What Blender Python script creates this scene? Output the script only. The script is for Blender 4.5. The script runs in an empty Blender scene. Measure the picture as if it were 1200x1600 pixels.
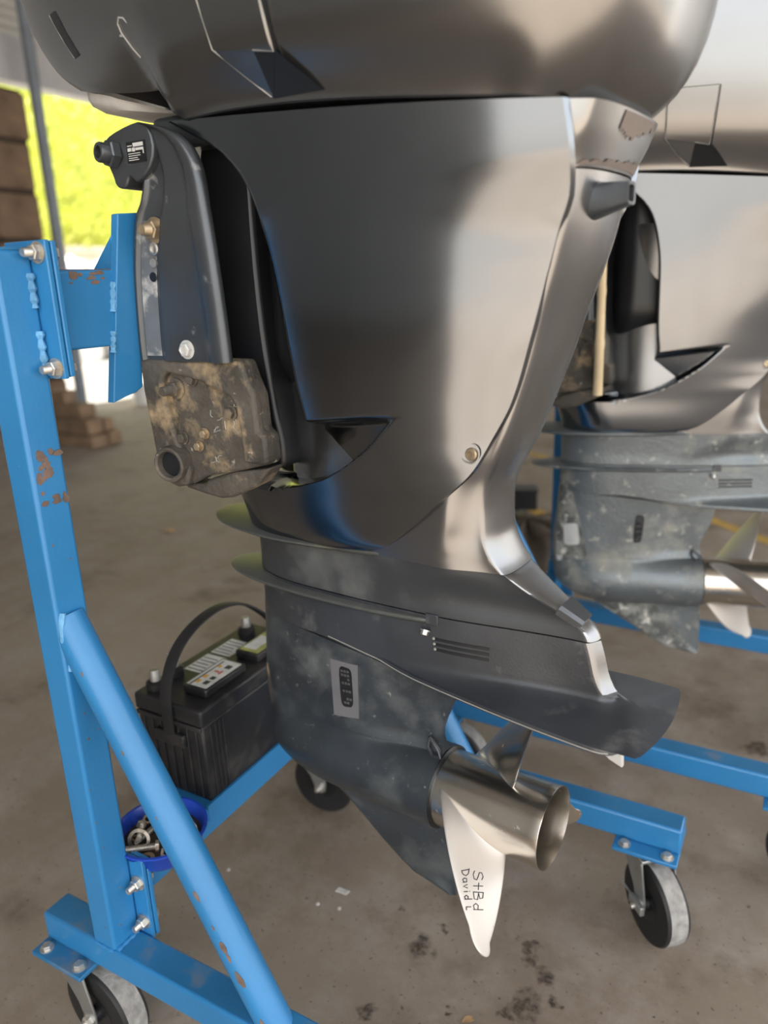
import bpy, bmesh, math, random
import numpy as np
from mathutils import Vector, Matrix
random.seed(7); np.random.seed(7)
S = bpy.context.scene
COL = S.collection
pi = math.pi

# ------------------------------------------------------------------ camera
FPX = 1180.0
p_, r_, y_ = math.radians(16.9), math.radians(-2.1), math.radians(29.8)
c, s = math.cos(y_), math.sin(y_)
Rx = np.array([[1, 0, 0], [0, math.cos(p_), -math.sin(p_)], [0, math.sin(p_), math.cos(p_)]])
Rz = np.array([[math.cos(r_), -math.sin(r_), 0], [math.sin(r_), math.cos(r_), 0], [0, 0, 1]])
AX3 = Rz @ Rx @ np.array([[c, s, 0], [0, 0, -1], [-s, c, 0]])
cam_d = bpy.data.cameras.new('camera')
cam = bpy.data.objects.new('camera', cam_d)
COL.objects.link(cam)
cx, cy, cz = AX3[0], -AX3[1], -AX3[2]
cam.matrix_world = Matrix(((cx[0], cy[0], cz[0], 0), (cx[1], cy[1], cz[1], 0), (cx[2], cy[2], cz[2], 1.2), (0, 0, 0, 1)))
cam_d.sensor_fit = 'VERTICAL'
cam_d.sensor_height = 36
cam_d.lens = 36 * FPX / 1600
cam_d.clip_start = 0.02
cam_d.dof.use_dof = True
cam_d.dof.focus_distance = 1.03
cam_d.dof.aperture_fstop = 2.6
S.camera = cam

# ------------------------------------------------------------------ world, sun, exposure
w = bpy.data.worlds.new('sky')
S.world = w
w.use_nodes = True
nt = w.node_tree
sky = nt.nodes.new('ShaderNodeTexSky')
sky.sky_type = 'NISHITA'
sky.sun_disc = False
sky.sun_elevation = math.radians(62)
sky.sun_rotation = math.radians(190)
sky.air_density = 1.3
sky.dust_density = 4.0
hz = nt.nodes.new('ShaderNodeMix'); hz.data_type = 'RGBA'; hz.inputs[0].default_value = 0.8
hz.inputs[7].default_value = (2.7, 2.6, 2.45, 1)          # bright hazy overcast mixed into the clear sky
nt.links.new(sky.outputs[0], hz.inputs[6])
nt.links.new(hz.outputs[2], nt.nodes['Background'].inputs[0])
nt.nodes['Background'].inputs[1].default_value = 0.42
sun_d = bpy.data.lights.new('sun', 'SUN')
sun_d.energy = 9.0
sun_d.angle = math.radians(0.6)
sun_d.color = (1.0, 0.95, 0.87)
sun = bpy.data.objects.new('sun', sun_d)
sun.rotation_euler = Vector((0.08, 0.45, -0.88)).to_track_quat('-Z', 'Y').to_euler()
sun.location = (3, -6, 9)
COL.objects.link(sun)
S.view_settings.view_transform = 'Standard'
S.view_settings.look = 'None'
S.view_settings.gamma = 1
S.view_settings.use_curve_mapping = False
S.view_settings.exposure = 1.4

# ------------------------------------------------------------------ materials
def N(nt, t, **kw):
    n = nt.nodes.new(t)
    for k, v in kw.items():
        setattr(n, k, v)
    return n

def mat(name, col, metal=0.0, rough=0.5, var=0.12, scale=6.0, col2=None, thr=None, col3=None, thr3=None, sc3=30.0,
        bump=0.0, bscale=60.0, coat=0.0, rvar=0.12, sc2=14.0, soft=0.04, spec=0.5, emit=None, flake=0.0):
    """principled paint / metal / plastic with noise-driven tint, patches (col2), flecks (col3) and fine relief"""
    m = bpy.data.materials.new(name)
    m.use_nodes = True
    nt = m.node_tree
    b = nt.nodes['Principled BSDF']
    tc = N(nt, 'ShaderNodeTexCoord')
    L = nt.links.new
    n1 = N(nt, 'ShaderNodeTexNoise')
    n1.inputs['Scale'].default_value = scale
    n1.inputs['Detail'].default_value = 6
    L(tc.outputs['Object'], n1.inputs['Vector'])
    mx = N(nt, 'ShaderNodeMix', data_type='RGBA')
    mx.inputs[6].default_value = tuple(max(0, k * (1 - var)) for k in col) + (1,)
    mx.inputs[7].default_value = tuple(min(1, k * (1 + var)) for k in col) + (1,)
    rp = N(nt, 'ShaderNodeMapRange')
    rp.inputs[1].default_value = 0.3
    rp.inputs[2].default_value = 0.7
    L(n1.outputs[0], rp.inputs[0])
    L(rp.outputs[0], mx.inputs[0])
    out = mx.outputs[2]
    fac2 = None
    for (cc, th, sc) in ((col2, thr, sc2), (col3, thr3, sc3)):
        if cc is None:
            continue
        n2 = N(nt, 'ShaderNodeTexNoise')
        n2.inputs['Scale'].default_value = sc
        n2.inputs['Detail'].default_value = 8
        n2.inputs['Roughness'].default_value = 0.6
        L(tc.outputs['Object'], n2.inputs['Vector'])
        r2 = N(nt, 'ShaderNodeMapRange')
        r2.inputs[1].default_value = th - soft
        r2.inputs[2].default_value = th + soft
        L(n2.outputs[0], r2.inputs[0])
        m2 = N(nt, 'ShaderNodeMix', data_type='RGBA')
        L(r2.outputs[0], m2.inputs[0])
        L(out, m2.inputs[6])
        m2.inputs[7].default_value = tuple(cc) + (1,)
        out = m2.outputs[2]
        if fac2 is None:
            fac2 = r2.outputs[0]
        else:
            mm = N(nt, 'ShaderNodeMath', operation='MAXIMUM')
            L(fac2, mm.inputs[0]); L(r2.outputs[0], mm.inputs[1])
            fac2 = mm.outputs[0]
    L(out, b.inputs['Base Color'])
    b.inputs['Metallic'].default_value = metal
    if fac2 is not None and metal > 0:
        mr = N(nt, 'ShaderNodeMapRange')
        mr.inputs[3].default_value = metal
        mr.inputs[4].default_value = metal * 0.15
        L(fac2, mr.inputs[0])
        L(mr.outputs[0], b.inputs['Metallic'])
    rr = N(nt, 'ShaderNodeMapRange')
    rr.inputs[3].default_value = max(0.03, rough - rvar)
    rr.inputs[4].default_value = min(1, rough + rvar)
    L(n1.outputs[0], rr.inputs[0])
    if fac2 is not None:
        ra = N(nt, 'ShaderNodeMath', operation='MULTIPLY_ADD')
        L(fac2, ra.inputs[0])
        ra.inputs[1].default_value = 0.3
        L(rr.outputs[0], ra.inputs[2])
        L(ra.outputs[0], b.inputs['Roughness'])
    else:
        L(rr.outputs[0], b.inputs['Roughness'])
    b.inputs['Coat Weight'].default_value = coat
    b.inputs['Coat Roughness'].default_value = 0.08
    b.inputs['Specular IOR Level'].default_value = spec
    if bump > 0:
        n3 = N(nt, 'ShaderNodeTexNoise')
        n3.inputs['Scale'].default_value = bscale
        n3.inputs['Detail'].default_value = 5
        L(tc.outputs['Object'], n3.inputs['Vector'])
        bp = N(nt, 'ShaderNodeBump')
        bp.inputs['Strength'].default_value = bump
        bp.inputs['Distance'].default_value = 0.004
        L(n3.outputs[0], bp.inputs['Height'])
        L(bp.outputs[0], b.inputs['Normal'])
    if emit:
        b.inputs['Emission Color'].default_value = tuple(emit) + (1,)
        b.inputs['Emission Strength'].default_value = 1
    return m

M = {}
M['paint'] = mat('charcoal_metallic_paint', (0.235, 0.252, 0.275), 1.0, 0.15, var=0.05, scale=3, coat=0.1, rvar=0.02)
M['paint2'] = mat('weathered_charcoal_paint', (0.28, 0.283, 0.29), 0.95, 0.26, var=0.1, scale=5, coat=0.0, rvar=0.05)
M['collar'] = mat('peeling_charcoal_paint', (0.36, 0.365, 0.37), 0.95, 0.28, var=0.08, scale=4, rvar=0.04)
M['primer'] = mat('bare_primer_patch', (0.17, 0.135, 0.115), 0.2, 0.55, var=0.15, scale=25)
M['cowl'] = mat('cowl_paint', (0.26, 0.26, 0.26), 0.95, 0.25, var=0.08, scale=4, rvar=0.04)
M['gear'] = mat('worn_gearcase_paint', (0.055, 0.065, 0.075), 0.45, 0.36, var=0.3, scale=7, col2=(0.13, 0.14, 0.14), thr=0.63, sc2=9, soft=0.12,
                col3=(0.5, 0.48, 0.42), thr3=0.755, sc3=80, coat=0.1, rvar=0.12, bump=0.06, bscale=300)
M['adapter'] = mat('hazed_adapter_paint', (0.055, 0.058, 0.062), 0.35, 0.42, var=0.25, scale=7, col2=(0.12, 0.125, 0.12), thr=0.66, sc2=7, soft=0.12, rvar=0.08)
M['plate'] = mat('scuffed_plate_paint', (0.055, 0.06, 0.068), 0.35, 0.34, var=0.25, scale=9, col2=(0.13, 0.13, 0.13), thr=0.66, sc2=16, soft=0.08, coat=0.1, rvar=0.1, bump=0.06, bscale=300)
M['olive'] = mat('stained_splash_plate', (0.10, 0.105, 0.10), 0.4, 0.42, var=0.25, scale=8, col2=(0.17, 0.165, 0.11), thr=0.72, sc2=7, soft=0.12, rvar=0.1)
M['gear2'] = mat('salt_worn_gearcase', (0.17, 0.19, 0.2), 0.6, 0.42, var=0.25, scale=6, col2=(0.30, 0.29, 0.25), thr=0.60, sc2=11, soft=0.10,
                 col3=(0.62, 0.6, 0.52), thr3=0.70, sc3=38, rvar=0.1, bump=0.25, bscale=120)
M['bracket'] = mat('bracket_paint', (0.085, 0.092, 0.10), 0.6, 0.36, var=0.15, scale=8, col2=(0.3, 0.3, 0.29), thr=0.70, sc2=30, soft=0.06, coat=0.1, rvar=0.1, bump=0.05, bscale=400)
M['strip'] = mat('salt_streaked_strip', (0.24, 0.245, 0.25), 0.45, 0.42, var=0.2, scale=10, col2=(0.55, 0.53, 0.49), thr=0.54, sc2=28, soft=0.07, rvar=0.1)
M['corrode'] = mat('corroded_alloy', (0.085, 0.075, 0.062), 0.25, 0.7, var=0.45, scale=14, col2=(0.36, 0.27, 0.16), thr=0.57, sc2=13, soft=0.06,
                   col3=(0.62, 0.58, 0.5), thr3=0.69, sc3=42, bump=0.7, bscale=90, rvar=0.15)
M['crust'] = mat('pale_salt_crust', (0.26, 0.26, 0.24), 0.2, 0.75, var=0.3, scale=14, col2=(0.10, 0.105, 0.10), thr=0.52, sc2=26, soft=0.06, col3=(0.7, 0.68, 0.62), thr3=0.62, sc3=48, bump=0.6, bscale=110)
M['black'] = mat('black_plastic', (0.012, 0.013, 0.015), 0.0, 0.35, var=0.3, scale=6, rvar=0.1)
M['rubber'] = mat('black_rubber', (0.016, 0.016, 0.017), 0.0, 0.6, var=0.3, scale=15, rvar=0.1, bump=0.08, bscale=200)
M['blue'] = mat('blue_enamel', (0.026, 0.195, 0.44), 0.0, 0.36, var=0.10, scale=5, col2=(0.16, 0.10, 0.075), thr=0.735, sc2=26, soft=0.01,
                col3=(0.45, 0.62, 0.75), thr3=0.76, sc3=75, rvar=0.08, bump=0.08, bscale=140, coat=0.15)
M['bluetop'] = mat('dusty_blue_enamel', (0.022, 0.155, 0.33), 0.0, 0.5, var=0.2, scale=6, col2=(0.19, 0.19, 0.18), thr=0.66, sc2=12, soft=0.09, rvar=0.1, bump=0.08, bscale=140)
M['bluechip'] = mat('chipped_blue_enamel', (0.02, 0.20, 0.50), 0.0, 0.38, var=0.10, scale=5, col2=(0.17, 0.11, 0.085), thr=0.60, sc2=22, soft=0.01, rvar=0.08)
M['weld'] = mat('weld_bead_paint', (0.12, 0.34, 0.58), 0.0, 0.4, var=0.3, scale=40, bump=0.6, bscale=180)
M['rust'] = mat('flaked_brown_patch', (0.17, 0.115, 0.09), 0.0, 0.75, var=0.35, scale=30, bump=0.4, bscale=120)
M['steel'] = mat('stainless_steel', (0.62, 0.58, 0.52), 1.0, 0.24, var=0.10, scale=8, col2=(0.30, 0.2, 0.12), thr=0.70, sc2=45, soft=0.04, rvar=0.08, bump=0.03, bscale=250)
M['satin'] = mat('satin_blade_steel', (0.60, 0.56, 0.52), 0.75, 0.48, var=0.06, scale=10, col2=(0.45, 0.36, 0.28), thr=0.72, sc2=60, soft=0.05, rvar=0.05, bump=0.05, bscale=600)
M['bolt'] = mat('zinc_bolt', (0.55, 0.54, 0.51), 0.85, 0.38, var=0.2, scale=60, col2=(0.35, 0.27, 0.17), thr=0.62, sc2=50, soft=0.08)
M['brass'] = mat('stained_bolt', (0.42, 0.33, 0.22), 0.7, 0.42, var=0.25, scale=60)
M['galv'] = mat('galvanised_fork', (0.45, 0.46, 0.45), 0.8, 0.4, var=0.2, scale=18, rvar=0.1, bump=0.05, bscale=150)
M['tread'] = mat('dusty_grey_tread', (0.30, 0.29, 0.275), 0.0, 0.9, var=0.3, scale=60, bump=0.4, bscale=220)
M['batt'] = mat('battery_case', (0.014, 0.014, 0.016), 0.0, 0.42, var=0.25, scale=8, col2=(0.05, 0.045, 0.04), thr=0.62, sc2=14, soft=0.1, bump=0.08, bscale=260)
M['lead'] = mat('lead_terminal', (0.42, 0.41, 0.39), 0.8, 0.45, var=0.25, scale=50)
M['label'] = mat('white_label', (0.62, 0.62, 0.6), 0.0, 0.5, var=0.15, scale=40)
M['ygreen'] = mat('yellowed_label', (0.36, 0.36, 0.12), 0.0, 0.55, var=0.35, scale=40)
M['ink'] = mat('dark_ink', (0.03, 0.026, 0.035), 0.0, 0.5)
M['inkgrey'] = mat('grey_ink', (0.07, 0.07, 0.075), 0.0, 0.6)
M['red'] = mat('red_ink', (0.5, 0.05, 0.04), 0.0, 0.5)
M['amber'] = mat('amber_ink', (0.7, 0.36, 0.05), 0.0, 0.5)
M['bowl'] = mat('blue_plastic', (0.015, 0.06, 0.42), 0.0, 0.3, var=0.12, scale=10)
M['grime'] = mat('oily_grime', (0.05, 0.036, 0.024), 0.0, 0.55, var=0.4, scale=30)
M['hard'] = mat('old_hardware', (0.48, 0.44, 0.38), 0.85, 0.4, var=0.3, scale=60, col2=(0.2, 0.11, 0.06), thr=0.58, sc2=50, soft=0.1)
M['sticker'] = mat('mauve_grey_tape', (0.15, 0.15, 0.16), 0.1, 0.45, var=0.08, scale=20)
M['scratch'] = mat('pale_scratch', (0.36, 0.35, 0.33), 0.0, 0.6)
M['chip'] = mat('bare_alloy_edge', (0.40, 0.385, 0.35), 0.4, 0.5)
M['anode'] = mat('white_zinc_tab', (0.6, 0.6, 0.58), 0.3, 0.6, var=0.1, scale=30)
M['pan'] = mat('reflected_light_pan', (0.72, 0.69, 0.64), 0.1, 0.6, var=0.15, scale=14, bump=0.1, bscale=80)  # pale colour stands for outdoor light reflected under the cowl
M['wood'] = mat('bamboo', (0.62, 0.48, 0.29), 0.0, 0.6, var=0.12, scale=12, col2=(0.3, 0.18, 0.09), thr=0.68, sc2=9, soft=0.06)
M['pipe'] = mat('grey_downpipe', (0.22, 0.25, 0.29), 0.1, 0.5)
M['siding'] = mat('pale_siding', (0.72, 0.70, 0.67), 0.1, 0.6, var=0.08)
M['fascia'] = mat('grey_fascia', (0.55, 0.54, 0.56), 0.1, 0.6, var=0.06)
M['shed'] = mat('dark_shed_wall', (0.52, 0.525, 0.53), 0.0, 0.8, var=0.08, scale=2)
M['roof'] = mat('shed_roof', (0.26, 0.255, 0.25), 0.0, 0.8, var=0.12, scale=2)
M['block'] = mat('tan_block', (0.2, 0.13, 0.085), 0.0, 0.85, var=0.3, scale=4)
M['mortar'] = mat('dark_pillar_core', (0.05, 0.035, 0.025), 0.0, 0.9)
M['cream'] = mat('cream_garden_wall', (0.62, 0.55, 0.42), 0.0, 0.8, var=0.12, scale=2)
M['leaf'] = mat('sunlit_leaf', (0.50, 0.56, 0.07), 0.0, 0.55, var=0.3, scale=1.2, col2=(0.62, 0.60, 0.13), thr=0.55, sc2=1.6, soft=0.1)
def leaf_mat():
    m = mat('sunlit_leaf', (0.62, 0.66, 0.16), 0.0, 0.55, var=0.25, scale=1.2, col2=(0.78, 0.76, 0.30), thr=0.55, sc2=1.6, soft=0.1)
    nt = m.node_tree; b = nt.nodes['Principled BSDF']; out = nt.nodes['Material Output']
    t = N(nt, 'ShaderNodeBsdfTranslucent'); t.inputs[0].default_value = (0.92, 0.92, 0.30, 1)
    mx = N(nt, 'ShaderNodeMixShader'); mx.inputs[0].default_value = 0.55
    nt.links.new(b.outputs[0], mx.inputs[1]); nt.links.new(t.outputs[0], mx.inputs[2]); nt.links.new(mx.outputs[0], out.inputs[0])
    return m
M['leaf'] = leaf_mat()
M['leafcore'] = mat('hedge_core', (0.5, 0.55, 0.08), 0.0, 0.8, var=0.3, scale=3)
M['yard'] = mat('yard_paving', (0.185, 0.175, 0.16), 0.0, 0.9, var=0.12, scale=1.5)
M['tank'] = mat('silver_blue_tank', (0.5, 0.54, 0.62), 0.5, 0.4, var=0.1)
M['card'] = mat('brown_timber', (0.24, 0.16, 0.10), 0.0, 0.85, var=0.3, scale=8)
M['white'] = mat('white_plastic', (0.72, 0.71, 0.68), 0.0, 0.5)
M['yellow'] = mat('worn_yellow_line', (0.42, 0.27, 0.06), 0.0, 0.8, var=0.3, scale=8)
M['dry'] = mat('dry_leaf', (0.42, 0.26, 0.13), 0.0, 0.7, var=0.3, scale=60)
M['grit'] = mat('pale_chip', (0.5, 0.48, 0.45), 0.0, 0.8, var=0.2, scale=60)

def concrete():
    m = bpy.data.materials.new('oil_stained_concrete')
    m.use_nodes = True
    nt = m.node_tree
    b = nt.nodes['Principled BSDF']
    L = nt.links.new
    tc = N(nt, 'ShaderNodeTexCoord')
    geo = N(nt, 'ShaderNodeNewGeometry')
    def noise(sc, det=8, ro=0.6):
        n = N(nt, 'ShaderNodeTexNoise')
        n.inputs['Scale'].default_value = sc
        n.inputs['Detail'].default_value = det
        n.inputs['Roughness'].default_value = ro
        L(geo.outputs['Position'], n.inputs['Vector'])
        return n.outputs[0]
    def rng(x, a, b_, lo=0, hi=1):
        r = N(nt, 'ShaderNodeMapRange')
        r.inputs[1].default_value = a; r.inputs[2].default_value = b_
        r.inputs[3].default_value = lo; r.inputs[4].default_value = hi
        L(x, r.inputs[0]); return r.outputs[0]
    def mix(f, a, bb):
        m_ = N(nt, 'ShaderNodeMix', data_type='RGBA')
        L(f, m_.inputs[0])
        for v, i in ((a, 6), (bb, 7)):
            if isinstance(v, tuple): m_.inputs[i].default_value = v + (1,)
            else: L(v, m_.inputs[i])
        return m_.outputs[2]
    base = mix(rng(noise(1.1), 0.35, 0.65), (0.19, 0.145, 0.105), (0.29, 0.24, 0.19))
    base = mix(rng(noise(5, 10, 0.72), 0.44, 0.68), base, (0.33, 0.285, 0.24))
    base = mix(rng(noise(3.2, 8, 0.65), 0.54, 0.70), base, (0.14, 0.105, 0.075))
    base = mix(rng(noise(95, 3), 0.64, 0.72), base, (0.075, 0.06, 0.05))
    # oil drips under the propeller: irregular spots with their own outline
    warp = N(nt, 'ShaderNodeTexNoise'); warp.inputs['Scale'].default_value = 34; warp.inputs['Detail'].default_value = 6
    L(geo.outputs['Position'], warp.inputs['Vector'])
    off = N(nt, 'ShaderNodeVectorMath', operation='MULTIPLY_ADD')
    L(warp.outputs[1], off.inputs[0]); off.inputs[1].default_value = (0.075,) * 3; off.inputs[2].default_value = (-0.0375,) * 3
    pos = N(nt, 'ShaderNodeVectorMath', operation='ADD')
    L(geo.outputs['Position'], pos.inputs[0]); L(off.outputs[0], pos.inputs[1])
    tot = None
    for (x, y, r) in ((-0.525, 0.995, 0.021), (-0.508, 1.05, 0.009), (-0.345, 1.085, 0.014), (-0.33, 1.06, 0.014), (-0.30, 1.045, 0.02),
                      (-0.31, 0.975, 0.024), (-0.335, 0.945, 0.012), (-0.548, 0.83, 0.014), (-0.50, 0.86, 0.006), (-0.43, 0.90, 0.007), (-0.60, 1.05, 0.006),
                      (0.12, 1.62, 0.02), (0.06, 1.68, 0.012), (-1.6, 2.2, 0.05), (-0.27, 1.0, 0.008), (-0.38, 1.1, 0.007), (-0.02, 1.95, 0.03)):
        d = N(nt, 'ShaderNodeVectorMath', operation='DISTANCE')
        L(pos.outputs[0], d.inputs[0]); d.inputs[1].default_value = (x, y, 0)
        k = rng(d.outputs[1], r * 1.35, r * 0.7)
        if tot is None: tot = k
        else:
            mm = N(nt, 'ShaderNodeMath', operation='MAXIMUM'); L(tot, mm.inputs[0]); L(k, mm.inputs[1]); tot = mm.outputs[0]
    fine = rng(noise(90, 4), 0.35, 0.6, 0.35, 1)
    mu = N(nt, 'ShaderNodeMath', operation='MULTIPLY'); L(tot, mu.inputs[0]); L(fine, mu.inputs[1])
    base = mix(mu.outputs[0], base, (0.045, 0.034, 0.024))
    L(base, b.inputs['Base Color'])
    L(rng(noise(5), 0.3, 0.7, 0.55, 0.85), b.inputs['Roughness'])
    bp = N(nt, 'ShaderNodeBump'); bp.inputs['Strength'].default_value = 0.25; bp.inputs['Distance'].default_value = 0.004
    L(noise(60, 8), bp.inputs['Height']); L(bp.outputs[0], b.inputs['Normal'])
    return m
M['floor'] = concrete()

# ------------------------------------------------------------------ mesh helpers
class G:
    """collects vertices and faces for one mesh"""
    def __init__(self): self.v = []; self.f = []
    def add(self, vs, fs):
        o = len(self.v); self.v += [tuple(map(float, q)) for q in vs]; self.f += [tuple(i + o for i in f) for f in fs]; return self
    def box(self, a, b):
        (x0, y0, z0), (x1, y1, z1) = a, b
        return self.add([(x0, y0, z0), (x1, y0, z0), (x1, y1, z0), (x0, y1, z0), (x0, y0, z1), (x1, y0, z1), (x1, y1, z1), (x0, y1, z1)],
                        [(3, 2, 1, 0), (4, 5, 6, 7), (0, 1, 5, 4), (1, 2, 6, 5), (2, 3, 7, 6), (3, 0, 4, 7)])
    def prism(self, poly, d0, d1, axis='y'):
        n = len(poly)
        mk = {'y': lambda p, d: (p[0], d, p[1]), 'x': lambda p, d: (d, p[0], p[1]), 'z': lambda p, d: (p[0], p[1], d)}[axis]
        vs = [mk(p, d0) for p in poly] + [mk(p, d1) for p in poly]
        return self.add(vs, [tuple(range(n)), tuple(range(2 * n - 1, n - 1, -1))] + [(i, i + n, (i + 1) % n + n, (i + 1) % n) for i in range(n)])
    def loft(self, rings, cap=True, closed=True):
        n = len(rings[0]); fs = []; m = len(rings)
        for i in range(m - 1):
            for j in range(n if closed else n - 1):
                k = (j + 1) % n
                fs.append((i * n + j, i * n + k, (i + 1) * n + k, (i + 1) * n + j))
        if cap and closed:
            fs += [tuple(range(n))[::-1], tuple(range((m - 1) * n, m * n))]
        return self.add([q for r in rings for q in r], fs)
    def tube(self, path, r, n=12, cap=True):
        path = [Vector(q) for q in path]; rings = []; up = None
        for i, q in enumerate(path):
            t = (path[min(i + 1, len(path) - 1)] - path[max(i - 1, 0)]).normalized()
            if up is None: up = t.orthogonal().normalized()
            up = (up - t * up.dot(t)).normalized(); sd = t.cross(up)
            rr = r[i] if isinstance(r, (list, tuple)) else r
            rings.append([q + (up * math.cos(2 * pi * j / n) + sd * math.sin(2 * pi * j / n)) * rr for j in range(n)])
        return self.loft(rings, cap)
    def lathe(self, prof, o=(0, 0, 0), ax=(0, 0, 1), n=24, cap=True, ph=0.0):
        o = Vector(o); ax = Vector(ax).normalized(); e = ax.orthogonal().normalized(); g = ax.cross(e)
        return self.loft([[o + ax * h + (e * math.cos(2 * pi * j / n + ph) + g * math.sin(2 * pi * j / n + ph)) * max(r, 1e-5) for j in range(n)] for (r, h) in prof], cap)

def obj(name, g, m, parent=None, smooth=True, ang=38, bevel=0, seg=2, merge=True, kind=None, rotz=None):
    me = bpy.data.meshes.new(name)
    me.from_pydata(g.v, [], g.f)
    bm = bmesh.new(); bm.from_mesh(me)
    if merge: bmesh.ops.remove_doubles(bm, verts=bm.verts, dist=2e-5)
    bmesh.ops.recalc_face_normals(bm, faces=bm.faces)
    bm.to_mesh(me); bm.free()
    if smooth:
        me.shade_smooth()
        me.set_sharp_from_angle(angle=math.radians(ang))
    me.materials.append(M[m] if isinstance(m, str) else m)
    o = bpy.data.objects.new(name, me); COL.objects.link(o)
    if bevel:
        b = o.modifiers.new('bevel', 'BEVEL'); b.width = bevel; b.segments = seg; b.limit_method = 'ANGLE'; b.angle_limit = math.radians(40)
        if smooth: b.harden_normals = False
    if parent: o.parent = parent
    if rotz is not None: o.rotation_euler = (0, 0, rotz)
    if kind: o['kind'] = kind
    return o

def tag(o, label, cat, group=None):
    o['label'] = label; o['category'] = cat
    if group: o['group'] = group
    return o

def thing(name, label, cat, loc=(0, 0, 0), rotz=0, group=None):
    o = bpy.data.objects.new(name, None); COL.objects.link(o)
    o.empty_display_size = 0.05
    o.location = loc; o.rotation_euler = (0, 0, rotz)
    return tag(o, label, cat, group)

def ipl(x, xs, ys):
    """smooth (monotone cubic) interpolation of a table"""
    xs = np.asarray(xs, float); ys = np.asarray(ys, float)
    if xs[0] > xs[-1]: xs = xs[::-1]; ys = ys[::-1]
    x = np.asarray(x, float)
    d = np.diff(ys) / np.diff(xs); m = np.zeros(len(xs))
    m[0] = d[0]; m[-1] = d[-1]
    for i in range(1, len(xs) - 1):
        m[i] = 0 if d[i - 1] * d[i] <= 0 else 2 * d[i - 1] * d[i] / (d[i - 1] + d[i])
    xc = np.clip(x, xs[0], xs[-1]); i = np.clip(np.searchsorted(xs, xc) - 1, 0, len(xs) - 2)
    h = xs[i + 1] - xs[i]; t = (xc - xs[i]) / h
    return (2 * t**3 - 3 * t**2 + 1) * ys[i] + (t**3 - 2 * t**2 + t) * h * m[i] + (-2 * t**3 + 3 * t**2) * ys[i + 1] + (t**3 - t**2) * h * m[i + 1]

def sst(x, a, b):
    t = np.clip((x - a) / (b - a), 0, 1); return t * t * (3 - 2 * t)

def ell(x):
    x = np.clip(x, 0, 1); return np.sqrt(np.maximum(0, 1 - (1 - x) ** 2))

def hexbolt(g, o, ax, r=0.009, h=0.007, stub=0.0, sr=0.5, washer=True, ph=0.3):
    o = Vector(o); ax = Vector(ax).normalized()
    if washer: g.lathe([(r * 1.35, 0), (r * 1.35, 0.0018)], o, ax, 20)
    a = 0.0015 if washer else 0
    g.lathe([(r, a), (r, a + h * 0.85), (r * 0.86, a + h)], o, ax, 6, ph=ph)
    if stub:
        pr = [(r * sr, a + h * 0.9)]
        k = max(2, int(stub / 0.0018))
        for i in range(k):
            z = a + h + stub * i / k
            pr += [(r * sr, z), (r * sr * 0.88, z + stub / k * 0.5)]
        pr += [(r * sr * 0.8, a + h + stub)]
        g.lathe(pr, o, ax, 14)
    return g

# ------------------------------------------------------------------ the setting

def struct(name, g, m, **k):
    o = obj(name, g, m, smooth=False, **k); o['kind'] = 'structure'; return o

struct('floor', G().box((-6.9, -2.8, -0.12), (9.0, 11.2, 0.0)), 'floor')
struct('yard', G().box((-16, 2.0, -0.14), (-6.9, 22, -0.02)), 'yard')
struct('yard_apron', G().box((-60, -90, -0.16), (90, -2.8, -0.03)).box((9.0, -2.8, -0.16), (90, 40, -0.03)), 'yard')
wl = struct('wall_left', G().box((-7.35, -2.8, -0.1), (-7.15, 5.16, 5.2)).box((-7.35, 5.16, 3.62), (-7.15, 11.2, 5.2)).box((-7.35, 10.4, -0.1), (-7.15, 11.2, 3.62)), 'shed')
fascia = obj('lintel_beam', G().box((-7.18, 3.6, 3.16), (-6.98, 10.4, 3.56)), 'fascia', wl, smooth=False, bevel=0.01)
board = G().prism([(-7.14, 0.0), (-7.075, 0.0), (-7.115, 0.085), (-7.14, 0.085)], 3.6, 11.2, 'y')
sd0 = None
for i in range(17):
    if sd0 is None:
        sd0 = obj('siding_board', board, 'siding', wl, smooth=False); b_ = sd0
    else:
        b_ = sd0.copy(); COL.objects.link(b_)
    b_.location = (0, 0, 3.57 + i * 0.088)
struct('wall_back', G().box((-7.35, 11.2, -0.1), (9.0, 11.4, 5.2)), 'shed')
struct('wall_front_unseen', G().box((-7.35, -3.0, -0.1), (-0.95, -2.8, 5.2)), 'shed')  # unseen wall, its edge set to shape the reflection on the side cowling
struct('ceiling', G().box((-7.35, -3.0, 5.2), (5.2, 11.4, 5.3)), 'roof')
# block pillar at the opening, one block per course
pil = struct('pillar', G().box((-7.12, 4.8, -0.05), (-6.72, 5.22, 3.02)), 'mortar')
bk = G().box((-7.14, 4.77, 0.0), (-6.70, 5.245, 0.40))
k0 = None
for i in range(7):
    if k0 is None: k0 = obj('block', bk, 'block', pil, smooth=False, bevel=0.02); q = k0
    else: q = k0.copy(); COL.objects.link(q)
    q.location = (random.uniform(-.012, .012), random.uniform(-.015, .015), i * 0.44 - 0.04)
pp = obj('downpipe', G().tube([(-6.75, 5.42, 0.0), (-6.75, 5.42, 4.95)], 0.055, 16), 'pipe')
tag(pp, 'grey vertical pipe standing beside the brown block pillar', 'pipe')
gw = obj('garden_wall', G().box((-13.0, 3.0, -0.02), (-12.7, 21.5, 1.95)).box((-13.05, 3.0, 1.95), (-12.65, 21.5, 2.08)), 'cream', smooth=False)
tag(gw, 'low cream garden wall below the bright hedge', 'wall')
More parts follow.
